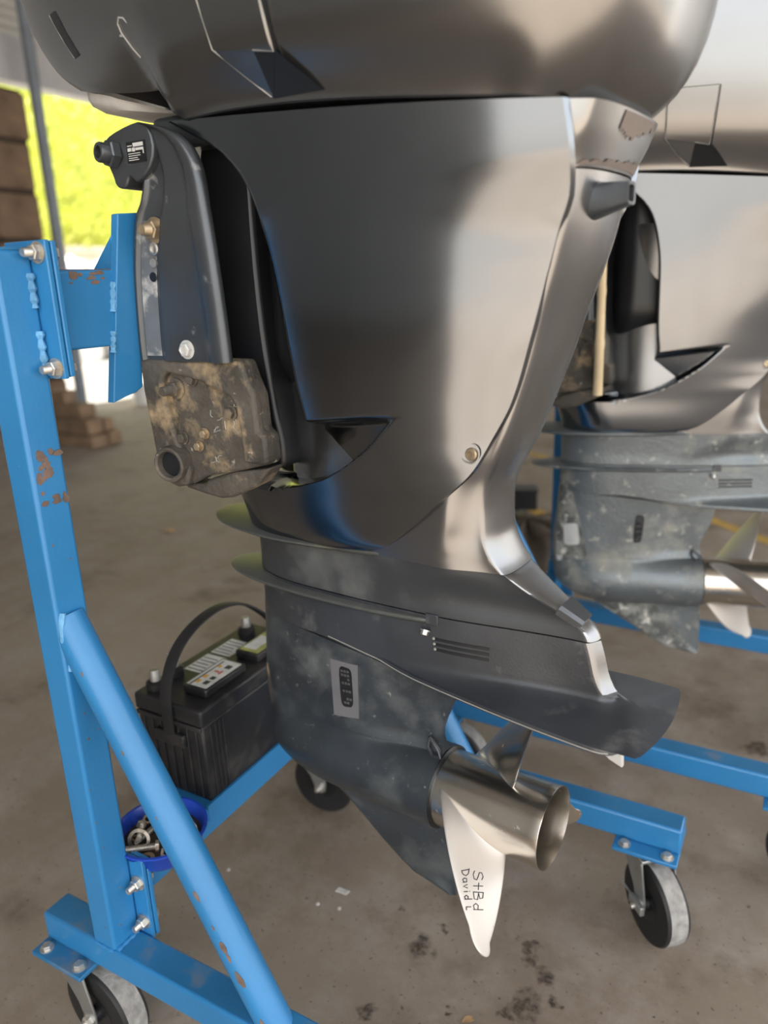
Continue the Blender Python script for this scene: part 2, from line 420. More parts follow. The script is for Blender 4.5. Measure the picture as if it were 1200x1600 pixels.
# hedge: a thick core carrying many leaves
hg = thing('hedge', 'sunlit yellow-green hedge beyond the open side of the shed', 'hedge', (-13.4, 12.2, 2.0))
rr_ = np.random.RandomState(3)
g = G()
prof = []
for j in range(60):
    yy = -9.2 + 18.6 * j / 59
    ring = []
    for a in np.linspace(0, 2 * pi, 18, endpoint=False):
        bx, bz = math.cos(a), math.sin(a)
        k = (abs(bx) ** 4 + abs(bz) ** 4) ** -0.25
        wob = 1 + 0.07 * math.sin(yy * 3.1 + a * 3) + 0.05 * math.sin(yy * 7.3 + a * 5)
        ring.append((bx * k * 0.62 * wob, yy, 1.75 + bz * k * 1.75 * wob))
    prof.append(ring)
g.loft(prof)
obj('hedge_core', g, 'leafcore', hg)
g = G()
for i in range(9000):
    yy = rr_.uniform(-9.0, 9.2); zz = rr_.uniform(0.05, 3.6); xx = 0.62 + rr_.uniform(-0.05, 0.16) + 0.05 * math.sin(yy * 3 + zz * 4)
    if rr_.rand() < 0.15: zz = 3.5 + rr_.uniform(-.1, .25); xx = rr_.uniform(-.6, .6)
    sz = rr_.uniform(0.05, 0.11)
    d = Vector(rr_.normal(size=3)).normalized(); e = d.orthogonal().normalized(); f = d.cross(e)
    c0 = Vector((xx, yy, zz))
    g.add([c0 - e * sz, c0 + f * sz * .45 + d * .01, c0 + e * sz, c0 - f * sz * .45 + d * .01], [(0, 1, 2, 3)])
obj('leaves', g, 'leaf', hg, smooth=False, merge=False, kind='stuff')
for k, (yy, lab) in enumerate(((9.75, 'white rounded container in the yard beside the garden wall, nearer the pipe'), (10.75, 'white rounded container in the yard, the one nearer the blue mounting plate'))):
    wc = obj('white_container', G().lathe([(0.38, 0), (0.42, 0.08), (0.42, 1.6), (0.36, 1.76), (0.14, 1.84), (0.14, 1.9)], (-12.0, yy, -0.02), (0, 0, 1), 24), 'white')
    tag(wc, lab, 'container')
# timber pallet boxes on the shed floor by the opening
pal = thing('timber_stack', 'brown stack of timber blocks behind the blue post', 'timber', (-5.45, 4.05, 0))
for i, (x, y, z, a, b_, h) in enumerate(((-.1, 0, 0, .55, .16, .09), (-.05, .18, 0, .5, .13, .10), (-.1, .02, .10, .5, .15, .12), (-.05, .19, .105, .45, .1, .10), (-.1, .05, .225, .4, .16, .11), (-.12, .05, .34, .25, .12, .10))):
    obj('timber_block', G().box((x, y, z), (x + a, y + b_, z + h)), 'card', pal, smooth=False, bevel=0.006)
bk = obj('bucket', G().lathe([(0.10, 0), (0.125, 0.19), (0.135, 0.19), (0.135, 0.215), (0.118, 0.215), (0.11, 0.03)], (-6.45, 6.0, 0.0), (0, 0, 1), 24), 'white')
tag(bk, 'small white bucket near the shed threshold below the mounting plate', 'bucket')
# worn yellow floor lines
for i, (a, b_) in enumerate((((-3.2, 6.1), (-0.6, 4.35)), ((-1.75, 4.18), (-0.9, 3.5)), ((-0.75, 4.28), (0.6, 3.1)))):
    d = Vector((b_[0] - a[0], b_[1] - a[1], 0)).normalized(); n_ = Vector((-d.y, d.x, 0)) * 0.035
    A_, B_ = Vector((*a, 0)), Vector((*b_, 0))
    o = obj('trim_%d' % (i + 1), G().prism([tuple((A_ - n_)[:2]), tuple((B_ - n_)[:2]), tuple((B_ + n_)[:2]), tuple((A_ + n_)[:2])], 0.0, 0.0015, 'z'), 'yellow', smooth=False)
    o['kind'] = 'structure'

# ------------------------------------------------------------------ motor stand
def castor(par, x, y, ang, near):
    """bolted castor: fork as the part, its wheel, tread and axle as sub-parts; origin under the beam at floor level"""
    e = G()
    R_ = Matrix.Rotation(ang, 4, 'Z')
    def tr(gg):
        gg.v = [tuple(R_ @ Vector(v_)) for v_ in gg.v]; return gg
    f = G()
    for sgn in (-1, 1):
        yo = sgn * 0.033
        f.prism([(-0.032, 0.168), (0.032, 0.168), (0.036, 0.15), (0.052, 0.088), (0.050, 0.066), (0.038, 0.058), (0.024, 0.066), (0.012, 0.10), (-0.026, 0.15)], yo - 0.002, yo + 0.002, 'y')
    f.box((-0.034, -0.035, 0.164), (0.036, 0.035, 0.170))
    f.lathe([(0.030, 0.170), (0.034, 0.175), (0.030, 0.182)], (0, 0, 0), (0, 0, 1), 24)
    fork = obj('castor_fork', tr(f), 'galv', par, bevel=0.0012, seg=1)
    fork.location = (x, y, 0)
    cxw = 0.036
    t = G().lathe([(0.035, -0.021), (0.058, -0.023), (0.0735, -0.0225), (0.0762, -0.018), (0.0762, 0.018), (0.0735, 0.0225), (0.058, 0.023), (0.035, 0.021)], (cxw, 0, 0.0762), (0, 1, 0), 48)
    t2 = G().lathe([(0.0768, -0.0165), (0.0772, -0.012), (0.0772, 0.012), (0.0768, 0.0165)], (cxw, 0, 0.0772), (0, 1, 0), 48, cap=False)
    obj('wheel', tr(t), 'rubber', fork)
    obj('tread', tr(t2), 'tread', fork)
    hb = G().lathe([(0.034, -0.0215), (0.030, -0.016), (0.014, -0.016), (0.013, -0.030), (0.013, 0.030), (0.014, 0.016), (0.030, 0.016), (0.034, 0.0215)], (cxw, 0, 0.0762), (0, 1, 0), 28)
    obj('wheel_hub', tr(hb), 'black', fork)
    ab = G(); hexbolt(ab, (cxw, -0.035, 0.0762), (0, -1, 0), 0.010, 0.008, stub=0.008, sr=0.55)
    obj('axle_bolt', tr(ab), 'bolt', fork)
    ab = G(); hexbolt(ab, (cxw, 0.035, 0.0762), (0, 1, 0), 0.010, 0.008)
    obj('axle_nut', tr(ab), 'bolt', fork)
    if near == 'brake':
        br = G().box((cxw - 0.020, -0.046, 0.070), (cxw + 0.022, -0.037, 0.088)).box((cxw - 0.050, -0.043, 0.083), (cxw - 0.018, -0.039, 0.087))
        obj('brake_lever', tr(br), 'galv', fork, bevel=0.0015)
    pl = G().box((x - 0.057, y - 0.056, 0.182), (x + 0.057, y + 0.056, 0.190))
    pt = obj('castor_plate', pl, 'bluetop' if near == 'dark' else 'blue', par, bevel=0.002)
    for dx in (-0.038, 0.038):
        for dy in (-0.040, 0.040):
            b = G(); hexbolt(b, (x + dx, y + dy, 0.190), (0, 0, 1), 0.0085, 0.006, ph=random.random())
            hexbolt(b, (x + dx, y + dy, 0.182), (0, 0, -1), 0.0075, 0.005, washer=False)
            obj('bolt', b, 'bolt', pt)
    return fork

def stand(label, ox, oy):
    """blue tube stand; coordinates are the first stand's, shifted by ox, oy; origin on the floor at its middle"""
    X0, Y0 = -0.55, 0.925
    t = thing('motor_stand', label, 'stand', (X0 + ox, Y0 + oy, 0))
    def P(x, y, z): return (x - X0, y - Y0, z)
    def bx(a, b): return G().box(P(*a), P(*b))
    yn, yf = 0.573, 1.277
    for k, (a, b) in enumerate(((yn, 0.623), (1.227, yf))):
        bb = obj('base_beam', bx((-0.995, a, 0.190), (-0.113, b, 0.240)), 'bluetop' if False else 'blue', t, bevel=0.004)
        dust = obj('dusty_top', bx((-0.992, a + .005, 0.2395), (-0.116, b - .005, 0.2406)), 'bluetop', bb, smooth=False)
        for xe in (-0.9955, -0.1135):
            obj('end_cap', bx((xe, a + 0.004, 0.194), (xe + 0.0012 if xe < -.5 else xe + 0.0013, b - 0.004, 0.236)), 'blue', bb, smooth=False)
        ps = obj('post', bx((-0.874, a, 0.240), (-0.827, b, 1.252)), 'blue', t, bevel=0.005, seg=3)
        obj('post_cap', bx((-0.872, a + .003, 1.2515), (-0.829, b - .003, 1.2545)), 'bluetop', ps, smooth=False)
        yc = (a + b) / 2
        # brace tube from post to base beam
        br = obj('brace_tube', G().tube([P(-0.842, yc, 0.785), P(-0.531, yc, 0.212)], 0.0245, 28), 'blue', t, ang=60)
        wd = G()
        wd.tube([P(-0.826, yc - 0.018 + 0.004 * math.sin(i), 0.715 + i * 0.012) for i in range(8)], [0.004 + 0.0012 * math.sin(i * 2.2) for i in range(8)], 8)
        obj('weld_bead', wd, 'weld', br)
        # weld along the foot of the post
        wd = G()
        wd.tube([P(-0.8255, a + 0.004 + i * 0.004, 0.2415) for i in range(11)], [0.0035 + 0.001 * math.sin(i * 1.9) for i in range(11)], 8)
        obj('weld_bead', wd, 'blue', ps)
        wd = G().tube([P(-0.870 + i * 0.004, a - .0005, 0.2415) for i in range(11)], [0.0028 + 0.001 * math.sin(i * 1.7) for i in range(11)], 8)
        obj('weld_bead', wd, 'blue', ps)
        sg = 1 if k == 0 else -1
        yi = b if k == 0 else a
        # flange pairs: header (top) and cross beam (bottom)
        for (z0, z1, zb) in ((1.100, 1.262, (1.248, 1.113)), (0.232, 0.378, (0.335, 0.262))):
            fl = obj('flange_plate', bx((-0.874, yi if sg > 0 else yi - 0.007, z0), (-0.800, yi + 0.007 if sg > 0 else yi, z1)), 'blue', t, bevel=0.0015)
            obj('flange_plate', bx((-0.874, yi + sg * 0.0085 if sg > 0 else yi - 0.0155, z0 + .002), (-0.799, yi + sg * 0.0155 if sg > 0 else yi - 0.0085, z1 - .001)), 'blue', t, bevel=0.0015)
            for zz in zb:
                b_ = G(); hexbolt(b_, P(-0.8135, yi, zz), (0, -sg, 0), 0.0095, 0.009, stub=0.011, sr=0.6)
                hexbolt(b_, P(-0.8135, yi + sg * 0.0155, zz), (0, sg, 0), 0.0095, 0.007)
                obj('bolt', b_, 'bolt', fl)
            if z0 > 1:
                for (za, zc) in ((1.225, 1.185), (1.158, 1.115)):
                    wd = G(); wd.tube([P(-0.8265, yi - sg * 0.006, za + (zc - za) * i / 9) for i in range(10)], [0.0045 + 0.0014 * math.sin(i * 2.1) for i in range(10)], 8)
                    obj('weld_bead', wd, 'weld', fl)
    hd = obj('header_beam', bx((-0.877, 0.6385, 1.131), (-0.827, 1.2115, 1.229)), 'blue', t, bevel=0.004)
    obj('worn_top', bx((-0.874, 0.642, 1.2285), (-0.830, 1.208, 1.2298)), 'rust', hd, smooth=False)
    g = G()
    rr = random.Random(5)
    for i in range(11):
        yy = 0.67 + rr.random() * 0.06; zz = 1.2265 - rr.random() ** 2 * 0.014; ss = 0.002 + rr.random() * 0.003
        pts = [(yy + ss * 1.5 * math.cos(a) * (0.7 + .5 * rr.random()), zz + ss * .7 * math.sin(a) * (0.6 + .6 * rr.random())) for a in np.linspace(0, 2 * pi, 9)[:-1]]
        g.prism([(p_[0] - Y0, min(p_[1], 1.2288)) for p_ in pts], -0.827 - X0 - .001, -0.827 - X0 + .0004 + i * .00005, 'x')
    obj('paint_chips', g, 'rust', hd, smooth=False, kind='stuff')
    cb = obj('cross_beam', bx((-0.877, 0.6385, 0.289), (-0.827, 1.2115, 0.340)), 'blue', t, bevel=0.004)
    obj('dusty_top', bx((-0.874, 0.642, 0.3395), (-0.830, 1.208, 0.3406)), 'bluetop', cb, smooth=False)
    obj('battery_tray', bx((-1.000, 0.795, 0.3406), (-0.8305, 1.165, 0.3436)).box(P(-0.8305, 0.795, 0.318), P(-0.8255, 1.165, 0.3475)), 'blue', t, smooth=False)
    # transom plates the bracket clamps on, one on each side of the motor
    for sg in (1, -1):
        tp = [(sg * (0.753 - Y0), 1.298), (sg * (0.790 - Y0), 1.301), (sg * (0.772 - Y0), 1.070), (sg * (0.760 - Y0), 1.064), (sg * (0.742 - Y0), 1.061), (sg * (0.718 - Y0), 1.055)]
        tg = G().prism(tp, -0.827 - X0, -0.814 - X0, 'x')
        tg.v = [(x - .016 * (1.30 - z) / .245, y, z) for (x, y, z) in tg.v]
        tpo = obj('transom_plate', tg, 'blue', t, bevel=0.0015)
        gs = G().prism([(-0.827 - X0, 1.228), (-0.827 - X0, 1.272), (-0.872 - X0, 1.228)], sg * (0.752 - Y0) - .004, sg * (0.752 - Y0) + .004, 'y')
        obj('gusset', gs, 'blue', tpo, smooth=False, bevel=0.001)
        for (za, zc) in ((1.213, 1.175), (1.150, 1.122)):
            wd = G().tube([P(-0.8265, Y0 + sg * (0.7385 - Y0 + (za + (zc - za) * i / 9 - 1.2) * .17), za + (zc - za) * i / 9) for i in range(10)], [0.0042 + 0.0012 * math.sin(i * 2.3) for i in range(10)], 8)
            obj('weld_bead', wd, 'weld', tpo)
    castor(t, -0.938 - X0, 0.598 - Y0, math.radians(-3), 'dark')
    castor(t, -0.938 - X0, 1.252 - Y0, math.radians(5), '')
    castor(t, -0.170 - X0, 1.252 - Y0, math.radians(-48), 'brake')
    castor(t, -0.170 - X0, 0.598 - Y0, math.radians(-25), '')
    return t

st1 = stand('blue steel stand with castors holding the nearer dark outboard motor', 0, 0)
st2 = stand('blue steel stand behind, under the second outboard motor at right', 0.236, 0.894)
# flaked patch on the near post, wrapping two faces
g = G(); rr = random.Random(11)
def blotch(cx_, cy_, rx, ry, n=14):
    return [(cx_ + rx * math.cos(a) * rr.uniform(.55, 1.1), cy_ + ry * math.sin(a) * rr.uniform(.55, 1.1)) for a in np.linspace(0, 2 * pi, n, endpoint=False)]
for i in range(22):
    yy = rr.uniform(0.580, 0.618) - 0.925; zz = rr.uniform(0.945, 1.012)
    g.prism(blotch(yy, zz, rr.uniform(.003, .008), rr.uniform(.003, .007)), -0.827 + .55 - .001, -0.827 + .55 + .0004 + i * .00005, 'x')
for i in range(14):
    yy = rr.choice((0.576, 0.590, 0.600, 0.612, 0.583)) - 0.925 + rr.uniform(-.004, .004); zz = rr.uniform(0.26, 0.9)
    g.prism(blotch(yy, zz, rr.uniform(.0008, .002), rr.uniform(.001, .003), 8), -0.827 + .55 - .001, -0.827 + .55 + .0004, 'x')
obj('flaked_paint', g, 'rust', st1, smooth=False, kind='stuff')
g = G()
bd = Vector((0.311, 0, -0.573)).normalized(); bn = Vector((0.573 * .45, -0.8, 0.311 * .45)); bn = (bn - bd * bn.dot(bd)).normalized(); bt = bd.cross(bn)
for (k, sz) in ((0.42, .006), (0.50, .008), (0.515, .005), (0.55, .010), (0.47, .003), (0.2, .003), (0.08, .003), (0.30, .002), (0.62, .006)):
    o_ = Vector((-0.842 + .55, 0.598 - .925, 0.785)) + bd * k * 0.98 + bn * 0.0245
    pts = [o_ + bd * sz * 1.6 * math.cos(a) * rr.uniform(.6, 1.1) + bt * sz * .5 * math.sin(a) * rr.uniform(.6, 1.1) for a in np.linspace(0, 2 * pi, 9, endpoint=False)]
    g.add([p_ + bn * .0004 for p_ in pts] + [p_ - bn * .002 for p_ in pts], [tuple(range(9))] + [(i, (i + 1) % 9, (i + 1) % 9 + 9, i + 9) for i in range(9)])
obj('paint_chips', g, 'rust', st1, smooth=False, kind='stuff')

# ------------------------------------------------------------------ outboard motor (u aft, v away from the photographer, z up; origin at the steering axis on the floor)
AX = 0.46                                     # propeller shaft height
def body(zs, u0f, u1f, Wf, nu=44, nose=0.5):
    """closed body from half-width W(u, z): one ring per level"""
    g = G(); rings = []
    t = np.linspace(0, 1, nu)
    for z in zs:
        a, b = float(u0f(z)), float(u1f(z))
        ss_ = 0.5 * (1 - np.cos(pi * t))
        us = a + (b - a) * ss_
        ws = np.maximum(Wf(us, z, a, b), 0)
        near = [(us[i], -ws[i], z) for i in range(nu)]
        far = [(us[i], ws[i], z) for i in range(nu - 1, -1, -1)]
        rings.append(near + far)
    return g.loft(rings)

# ---- gearcase with torpedo and skeg
GZ = [.262, .271, .306, .348, .385, .395, .416, .455, .484, .547, .661, .733, .79]
G0 = [.30, .245, .185, .130, .078, .060, .016, -.040, -.052, -.055, -.046, -.041, -.041]
def g_u0(z): return ipl(z, GZ, G0)
def g_u1(z): return ipl(z, [.262, .385, .397, .42, .50, .53, .545, .62, .70], [.318, .312, .306, .306, .306, .302, .297, .320, .336])
def g_W(u, z, a, b):
    x = (u - a) / (b - a)
    w0 = float(ipl(z, [.26, .38, .42, .50, .60, .70], [.008, .013, .03, .038, .043, .048]))
    nl = float(ipl(z, [.26, .38, .45], [.02, .03, .13]))
    st = w0 * ell((u - a) / nl) ** 0.9
    st = st * (1 - 0.86 * sst(x, .45, 1.0)) if z > .53 else st * (1 - 0.7 * sst(x, .5, 1.0))
    r = .0635 * ell((u + .052) / .17)
    dz = abs(z - AX)
    tp = np.sqrt(np.maximum(0, r * r - dz * dz))
    return (st ** 5 + tp ** 5) ** 0.2
gz = list(np.linspace(.262, .385, 10)) + list(AX - .0636 * np.cos(np.linspace(0.02, pi - .02, 34))) + list(np.linspace(.532, .702, 12))

# ---- fairing with anti-ventilation plate
def tail(z): return ipl(z, [.66, .69, .70, .72, .75, .775, .785, .80, .825, .85, .87, .89, .92, .96, .98, 1.02, 1.06, 1.11, 1.16, 1.21, 1.25, 1.30],
                        [.60, .570, .552, .542, .534, .524, .511, .487, .445, .413, .401, .395, .394, .400, .411, .430, .446, .464, .479, .496, .507, .518])
def bodyB(u, b):
    """half-width of the flat-sided body between the plates"""
    x = np.clip((u + .041) / (b + .041), 0, 1)
    w = .054 * ell((u + .041) / .13)
    return w * (1 - .18 * sst(x, .35, .8) - .50 * sst(x, .62, 1.0)) * np.sqrt(np.clip((b - u) / .008, 0, 1))
def plateP(u):
    return ipl(u, [-.041, .06, .177, .281, .35, .451, .521, .56, .576, .584, .588], [0, .020, .044, .063, .074, .087, .093, .095, .090, .078, .045]) 
PZ0 = .671
def f_u1(z): return .5885 if z <= PZ0 + .004 else float(tail(z)) + .034 * math.exp(-(z - PZ0 - .004) / .008) - (.05 if False else 0)
def f_W(u, z, a, b):
    B = bodyB(u, float(tail(max(z, .70))))
    if z <= PZ0 + .004:
        P_ = plateP(u) * (1 if abs(z - PZ0) < .003 else .993)
        return np.maximum(np.maximum(B, P_), 1e-4)
    f = max(0, 1 - (z - PZ0 - .004) / .026) ** 3.4
    P2 = np.maximum(plateP(np.minimum(u, .56)) - .004, B)
    w = B + (P2 - B) * f
    return w * np.sqrt(np.clip((b - u) / .012, 0, 1) + 1e-4)
fz = [PZ0 - .004, PZ0 - .002, PZ0, PZ0 + .002, PZ0 + .0035] + list(PZ0 + .004 + .032 * np.linspace(0.01, 1, 16) ** 1.9) + list(np.linspace(.715, .764, 6))
def lift(g):
    out = []
    for (u, v, z) in g.v:
        k = sst(np.array(.30 - u), 0, .22) * (1 - sst(np.array(z), .68, .73))
        out.append((u, v, z + .024 * float(k)))
    g.v = out; return g

# ---- housing above the seam
def sideS(z): return ipl(z, [.76, .80, .85, .93, 1.05, 1.2, 1.30, 1.36], [.052, .055, .060, .066, .062, .080, .094, .100])
def rearR(z): return ipl(z, [.72, .775, .785, .80, .825, .85, .87, .92, .96, .98, 1.02, 1.06, 1.11, 1.21, 1.25, 1.30, 1.353, 1.40],
                         [.016, .014, .017, .023, .035, .042, .044, .044, .046, .050, .056, .058, .062, .074, .078, .076, .092, .095])
def h_W(u, z, a, b):
    S_, R_ = float(sideS(z)), float(rearR(z))
    nl = .12
    rl = float(ipl(z, [.76, .85, .95, 1.3], [.008, .010, .014, .020]))
    w = S_ * ell((u - a) / nl)
    tp = float(ipl(z, [.76, .80, .84, .93, 1.1, 1.3], [.34, .22, .09, .045, .040, .035]))
    k = sst(u, b - tp - rl * .3, b - rl * .6)
    kk = k ** 0.8
    w = w * (1 - kk) + np.minimum(w, R_) * kk
    e = np.clip((u - (b - rl)) / rl, 0, 1)
    return w * np.power(np.maximum(1 - e ** 2.6, 0), 0.45)

def adapter():
    zs = np.linspace(.766, .8425, 14)
    def W_(u, z, a, b):
        k = float(sst(np.array(z), .768, .80))
        return bodyB(u, b) * (1 - k) + (h_W(u, z, a, b) - .0015) * k
    return body(zs, lambda z: -.041, lambda z: tail(z), W_, 60)
def housing():
    zs = list(np.linspace(.8425, .93, 14)) + list(np.linspace(.94, 1.30, 26))
    return body(zs, lambda z: .05 if z > .86 else -.03, lambda z: tail(z) + .0012, lambda u, z, a, b: h_W(u, z, a, b) + .0012 * (u < b), 60)
def col_tail(z): return ipl(z, [1.30, 1.353, 1.40], [.521, .534, .545])
def collar():
    zs = np.linspace(1.3015, 1.385, 12)
    g = body(zs, lambda z: .2, col_tail, lambda u, z, a, b: h_W(u, z, a, b) + .003, 60)
    g.v = [(u, v, 1.3015 + (z - 1.3015) * (c_zb(u) - .0008 - 1.3015) / (1.385 - 1.3015)) for (u, v, z) in g.v]
    return g

# ---- splash plates: a thin rim round the front
def rim(pts, z, th, far_u):
    pu = [p_[0] for p_ in pts]; pw = [p_[1] for p_ in pts]
    us = pu[0] + (far_u - pu[0]) * (0.5 * (1 - np.cos(pi * np.linspace(0, 1, 60))))
    ws = ipl(us, pu, pw); ws[0] = 0
    a0 = pu[0]; k = np.clip((us - a0) / .035, 0, 1); ws = ws * 1.0
    rings = []
    for (dz, sh) in ((-th, .93), (-th * .4, 1.0), (0, 1.0), (th * .3, .96)):
        c0 = .12
        rings.append([((u - c0) * (sh if u < c0 else 1) + c0, -w_ * sh, z + dz - .0) for u, w_ in zip(us, ws)] + [((u - c0) * (sh if u < c0 else 1) + c0, w_ * sh, z + dz) for u, w_ in zip(us[::-1], ws[::-1])])
    return G().loft(rings)
R1 = [(-.128, 0), (-.122, .022), (-.10, .046), (-.063, .066), (-.007, .080), (.053, .086), (.109, .082), (.163, .074), (.25, .058)]
R2 = [(-.112, 0), (-.106, .018), (-.085, .036), (-.06, .048), (.007, .063), (.101, .068), (.209, .064), (.29, .054), (.335, .040)]

# ---- side cowling (apron): levels from the splash plate to the cowl seam
def a_aft(z): return ipl(z, [.848, .853, .867, .895, .94, .98, 1.018, 1.063, 1.135, 1.207, 1.26, 1.30, 1.345, 1.40], [.185, .232, .265, .302, .350, .390, .412, .436, .461, .482, .495, .508, .512, .508])
def a_wA(z): return ipl(z, [.845, .87, .94, .98, 1.02, 1.063, 1.135, 1.207, 1.26, 1.30, 1.345, 1.40], [.076, .080, .080, .073, .067, .065, .071, .076, .080, .088, .102, .110])
def a_w(z): return ipl(z, [.845, .86, .93, 1.03, 1.2, 1.40], [.077, .083, .092, .108, .130, .152])
def apron_W(u, z):
    ua = float(a_aft(z)); w, wa = float(a_w(z)), float(a_wA(z)); uc = min(.17, ua - .03)
    if u > uc: return w - (w - wa) * ((u - uc) / (ua - uc)) ** 2.3
    return w * (1 - .10 * ((uc - u) / .25) ** 2)
def a_front(z):
    """front end of the section: centre u, nose length, squareness"""
    up = float(sst(np.array(z), .930, .947))
    uf = float(ipl(z, [.93, 1.0, 1.03, 1.08, 1.22, 1.28, 1.32, 1.35, 1.372, 1.39, 1.40], [.118, .150, .156, .150, .143, .133, .120, .098, .066, .02, -.005]))
    nose = -.062 + .02 * float(sst(np.array(z), .93, .85))
    u0 = nose * (1 - up) + uf * up
    a = .125 * (1 - up) + .006 * up
    n = 2.15 * (1 - up) + 4.5 * up
    return u0, a, n
def pocket(u, z):
    """scoop in the side: triangle running back to a point"""
    zt = 1.030 + (u - .17) * .13
    zb = float(ipl(u, [.03, .085, .155, .243, .296], [.925, .929, .945, .995, 1.044]))
    k = float(sst(np.array(z), zb - .003, zb + .005) * (1 - sst(np.array(z), zt - .013, zt + .003)))
    dd = max(0, min(1, (.305 - u) / .15))
    return k * .046 * dd ** .85 * (1 - .12 * max(0, (z - zb) / max(zt - zb, .01)))
def apron_v(u, z):
    return apron_W(u, z) - pocket(u, z)
def apron():
    zs = list(np.linspace(.848, .926, 14)) + list(np.linspace(.928, .950, 16)) + list(np.linspace(.9515, 1.06, 64)) + list(np.linspace(1.07, 1.40, 26))
    rings = []
    na, nb = 120, 30
    for z in zs:
        ua = float(a_aft(z)); u0, a, n = a_front(z)
        zz = z
        us = ua + (u0 + a - ua) * np.linspace(0, 1, na)
        half = []
        # rounded aft lip
        wl_ = apron_v(ua, z)
        half.append((ua - .004, wl_ - .012)); half.append((ua - .0005, wl_ - .006))
        for i, u in enumerate(us):
            half.append((u - (.002 if i == 0 else 0), apron_v(u, z) - (.0018 if i == 0 else 0)))
        up = float(sst(np.array(z), .930, .947))
        w0 = apron_v(u0 + a, z)
        uc_, wc_ = half[-1]
        pth = np.array(chaikin([(uc_, wc_), (uc_ - .004, wc_ - .001), (uc_ - .005, wc_ - .006), (uc_ - .001, wc_ - .013), (uc_ + .02, wc_ - .028), (uc_ + .06, wc_ - .045), (uc_ + .075, wc_ * .3), (uc_ + .078, 0)], False, 2))
        cl_ = np.concatenate([[0], np.cumsum(np.hypot(*np.diff(pth, axis=0).T))]); cl_ /= cl_[-1]
        for q in np.linspace(0, pi / 2, nb)[1:]:
            cu = abs(math.sin(q)) ** (2 / 2.15); cv = abs(math.cos(q)) ** (2 / 2.15)
            x = (q / (pi / 2)) ** 1.5
            e1 = np.array((u0 + a - a * cu, w0 * cv)); e2 = np.array((np.interp(x, cl_, pth[:, 0]), np.interp(x, cl_, pth[:, 1])))
            half.append(tuple(e1 * (1 - up) + e2 * up))
        seam = lambda u, z: z if z < 1.2 else 1.2 + (z - 1.2) * (1.4008 - .0853 * max(u, 0) - 1.2) / .2
        near = [(u, -v, seam(u, z)) for (u, v) in half]
        far = [(u, v, seam(u, z)) for (u, v) in half[::-1]][1:]
        rings.append(near + far)
    g = G(); g.loft(rings, cap=False, closed=False)
    # close top and bottom rims inward so that the shell has a floor
    return g

# ---- cowl
CT = 1.98
def c_zb(u):
    return float(ipl(u, [-.40, -.34, -.27, -.03, -.006, .028, .05, .56], [1.525, 1.512, 1.487, 1.438, 1.436, 1.397, 1.397, 1.3535]))
CH = [0, .012, .03, .06, .09, .15, .25, .36, .45, .52, .57]
CU1 = [.533, .549, .567, .584, .592, .598, .594, .57, .51, .41, .27]
CU0 = [-.285, -.315, -.335, -.350, -.357, -.365, -.365, -.35, -.31, -.24, -.12]
CW = [.1545, .162, .172, .187, .197, .207, .210, .203, .18, .14, .08]
def c_par(h): return float(ipl(h, CH, CU0)), float(ipl(h, CH, CU1)), float(ipl(h, CH, CW))
def c_blend(u, h, v):
    # the rim takes the outline of the side cowling below it
    if u < .02 or h > .05: return v
    k = (1 - h / .05) ** 1.5 * float(sst(np.array(u), .02, .06)) * (1 - float(sst(np.array(u), .44, .505)))
    return v * (1 - k) + (apron_W(u, 1.398) + .0012) * k
def c_half(u, h):
    u0, u1, w0 = c_par(h); um = .22
    if u < um: x = min(1, (um - u) / (um - u0)); n = 2.9
    else: x = min(1, (u - um) / (u1 - um)); n = 3.3
    return c_blend(u, h, w0 * max(0, 1 - x ** n) ** (1 / n))
def cowl_v(u, z):
    zb = c_zb(u); h = max(0, (z - zb)) * .57 / (CT - zb)
    return c_half(u, h)
def cowl():
    rings = []; n = 150
    for h in CH2:
        u0, u1, w0 = c_par(h); um = .22; ring = []
        for j in range(n):
            a = 2 * pi * j / n
            ca, sa = math.cos(a), math.sin(a)
            nn = 3.3 if ca > 0 else 2.9
            aa = (u1 - um) if ca > 0 else (um - u0)
            u = um + aa * abs(ca) ** (2 / nn) * (1 if ca > 0 else -1)
            v = w0 * abs(sa) ** (2 / nn) * (1 if sa > 0 else -1)
            v = math.copysign(c_blend(u, h, abs(v)), v) if abs(v) > .04 else v
            zb = c_zb(u)
            ring.append((u, v, zb + h / .57 * (CT - zb)))
        rings.append(ring)
    return G().loft(rings, cap=False), rings[0], rings[-1]
CH2 = [0, .003, .008, .015, .024, .036, .05, .07, .09, .115, .145, .18, .22, .26, .31, .36, .41, .45, .49, .52, .545, .57]

